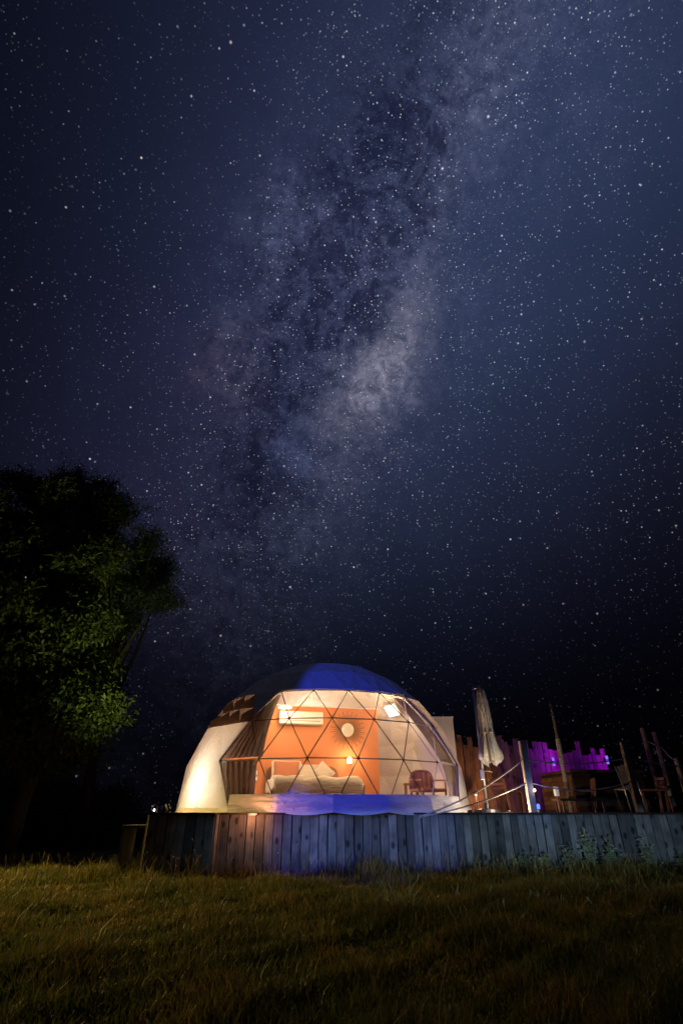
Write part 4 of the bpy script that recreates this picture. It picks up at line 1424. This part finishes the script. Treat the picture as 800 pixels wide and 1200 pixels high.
def build_grass():
    n = 300000
    # denser towards the camera
    y = 2.6 + (rng.random(n) ** 1.15) * 10.6
    x = (rng.random(n) * 2 - 1) * (y * .66 + .8)
    keep = ~inside_deck(x, y)
    x, y = x[keep], y[keep]; n = len(x)
    # clumps: taller and greener tussocks, thinner worn patches
    def field(sx, sy, sc_): return np.sin(x * sc_ + sx) * np.cos(y * sc_ * 1.13 + sy) + .6 * np.sin(x * sc_ * 2.3 + y * 1.7 + sy) + .4 * np.cos(x * sc_ * 4.1 - y * sc_ * 3.3 + sx)
    f = field(.7, 2.1, 1.5); g = field(3.7, .3, 3.1)
    h = (.070 + .036 * f + .026 * g).clip(.02, .20) * rng.uniform(.55, 1.5, n)
    h *= np.where(rng.random(n) < .05, 1.7, 1.0)
    edge = np.exp(-((y - 9.8) / .35) ** 2)
    h *= 1 + .6 * edge * rng.random(n)
    w = rng.uniform(.0024, .0064, n) * (1 + .05 * (y - 3))
    an = rng.random(n) * 2 * math.pi
    lean = rng.uniform(.1, .75, n) * h
    dx, dy = np.cos(an), np.sin(an)
    bx, by = -dy, dx
    rz = rng.random(n) * 2 * math.pi
    sx, sy = np.cos(rz) * w, np.sin(rz) * w
    v = np.zeros((n, 5, 3))
    v[:, 0] = np.stack([x - sx, y - sy, np.full(n, -.01)], 1); v[:, 1] = np.stack([x + sx, y + sy, np.full(n, -.01)], 1)
    mx, my, mz = x + dx * lean * .35, y + dy * lean * .35, h * .62
    v[:, 2] = np.stack([mx - sx * .75, my - sy * .75, mz], 1); v[:, 3] = np.stack([mx + sx * .75, my + sy * .75, mz], 1)
    v[:, 4] = np.stack([x + dx * lean, y + dy * lean, h * .95], 1)
    i = np.arange(n)[:, None] * 5
    tri = np.concatenate([i, i + 1, i + 3, i, i + 3, i + 2, i + 2, i + 3, i + 4], 1).reshape(-1)
    tone = (rng.beta(2, 2.4, n) * .75 + .17 * g - .06 * f + .08).clip(0, 1)
    o = bulk('grass', v.reshape(-1, 3), tri, np.repeat(tone, 5), M['blade'])
    kind(o, 'stuff'); tag(o, 'rough dry meadow grass covering the foreground', 'grass')
    # seed stalks standing above the turf
    m = 900
    y = rng.uniform(5.2, 9.85, m) ** 1.0; x = rng.uniform(-1, 1, m) * y * .62
    near = rng.random(m) < .55; y = np.where(near, rng.uniform(8.9, 9.8, m), y)
    keep = ~inside_deck(x, y); x, y = x[keep], y[keep]; m = len(x)
    V, T_, tn = [], [], []
    for k in range(m):
        hh = random.uniform(.12, .30) * (1.25 if y[k] > 8.8 else .8); ax, ay = random.uniform(-.12, .12), random.uniform(-.12, .12)
        pts = [(x[k], y[k], 0), (x[k] + ax * .4, y[k] + ay * .4, hh * .6), (x[k] + ax, y[k] + ay, hh)]
        w = .0022; b0 = len(V)
        for q, p in enumerate(pts):
            V += [(p[0] - w, p[1], p[2]), (p[0] + w, p[1], p[2])]
        T_ += [b0, b0 + 1, b0 + 3, b0, b0 + 3, b0 + 2, b0 + 2, b0 + 3, b0 + 5, b0 + 2, b0 + 5, b0 + 4]
        for q in range(5):
            c = Vector(pts[2]) + Vector((random.uniform(-.012, .012), random.uniform(-.012, .012), -q * .012))
            b1 = len(V); V += [tuple(c), tuple(c + Vector((.003, .001, .006))), tuple(c + Vector((-.003, .002, .006)))]
            T_ += [b1, b1 + 1, b1 + 2]
        tn += [random.uniform(.5, 1)] * (len(V) - b0)
    o = bulk('seed_stalks', np.array(V), np.array(T_), np.array(tn), M['blade'])
    kind(o, 'stuff'); tag(o, 'thin dry seed stalks standing above the meadow grass', 'grass')


build_grass()


def build_weeds():
    """tall leafy weeds along the planks on the right"""
    def weed(px, dy, hgt, stems, lab, group):
        D = 10.45 + dy
        p = at(px, 1010, D)
        t = thing('weed', (p.x, D, 0), lab, 'plant', group)
        sb = MB(); P, Dv, Ln = [], [], []
        for _ in range(stems):
            an = random.uniform(0, 6.28); sp = random.uniform(.03, .22) * hgt
            h = hgt * random.uniform(.55, 1.0)
            o = Vector((p.x + random.uniform(-.07, .07), D + random.uniform(-.05, .05), 0))
            e = o + Vector((math.cos(an) * sp, math.sin(an) * sp * .5 - .02, h)); m_ = o.lerp(e, .5) + Vector((0, 0, h * .06))
            sb.tube([o, m_, e], [.004, .003, .0015], 4, cap=False)
            for q in range(int(16 * h / .4)):
                u = random.uniform(.12, 1.0); c = o.lerp(m_, u * 2) if u < .5 else m_.lerp(e, u * 2 - 1)
                P.append(c); a2 = random.uniform(0, 6.28)
                Dv.append(Vector((math.cos(a2), math.sin(a2), random.uniform(.0, .9)))); Ln.append(random.uniform(.035, .09) * (1.25 - .7 * u))
        sb.build('stem', M['post'], t)
        P = np.array(P); n = len(P); Dv = unit(np.array(Dv)); Ln = np.array(Ln)
        foliage('leaves', P, Dv, unit(rng.normal(size=(n, 3)) * .7 + np.array([0, -.7, .4])), Ln * 1.3, Ln * .5, rng.beta(2, 2, n), M['weed'], t)
    G = 'tall weeds along the deck planks'
    weed(693, -.10, .66, 13, 'tallest pale green weed against the deck planks', G)
    weed(712, -.14, .54, 11, 'bushy pale weed just beside the tallest one', G)
    weed(668, -.08, .46, 10, 'medium leafy weed close by the tallest one along the planks', G)
    weed(762, -.12, .55, 6, 'dim upright weed below the sling chair end of the planks', G)
    for k in range(34):
        weed(random.choice([random.uniform(600, 740), random.uniform(560, 800)]), random.uniform(-.28, -.05), random.uniform(.16, .36), random.randint(4, 7), 'short leafy weed in the fringe along the deck planks', G)
    for px in (172, 205, 232, 268, 305, 328, 352):
        t0 = px
        D = 9.42 if px < 255 else 9.78
        p = at(px, 1020, D)
        t = thing('dry_stalk', (p.x, D, 0), 'thin dry weed stalk before the dark deck planks near the step', 'plant', 'dry stalks by the left planks')
        sb = MB(); P, Dv, Ln = [], [], []
        h = random.uniform(.28, .5)
        o = Vector((p.x, D, 0)); e = o + Vector((random.uniform(-.1, .1), -.04, h))
        sb.tube([o, o.lerp(e, .5) + Vector((.01, 0, .01)), e], [.003, .0025, .0012], 4, cap=False)
        for q in range(5):
            c = o.lerp(e, random.uniform(.35, .95)); f = c + Vector((random.uniform(-.07, .07), random.uniform(-.04, .04), random.uniform(.03, .09)))
            sb.tube([c, f], [.0018, .001], 3, cap=False); P.append(f); Dv.append(Vector((random.uniform(-1, 1), random.uniform(-1, 1), .6))); Ln.append(random.uniform(.02, .04))
        sb.build('stem', M['post'], t)
        P = np.array(P); n = len(P)
        foliage('leaves', P, unit(np.array(Dv)), unit(rng.normal(size=(n, 3)) + np.array([0, 0, 1.0])), np.array(Ln), np.array(Ln) * .5, rng.random(n), M['weed'], t)


build_weeds()
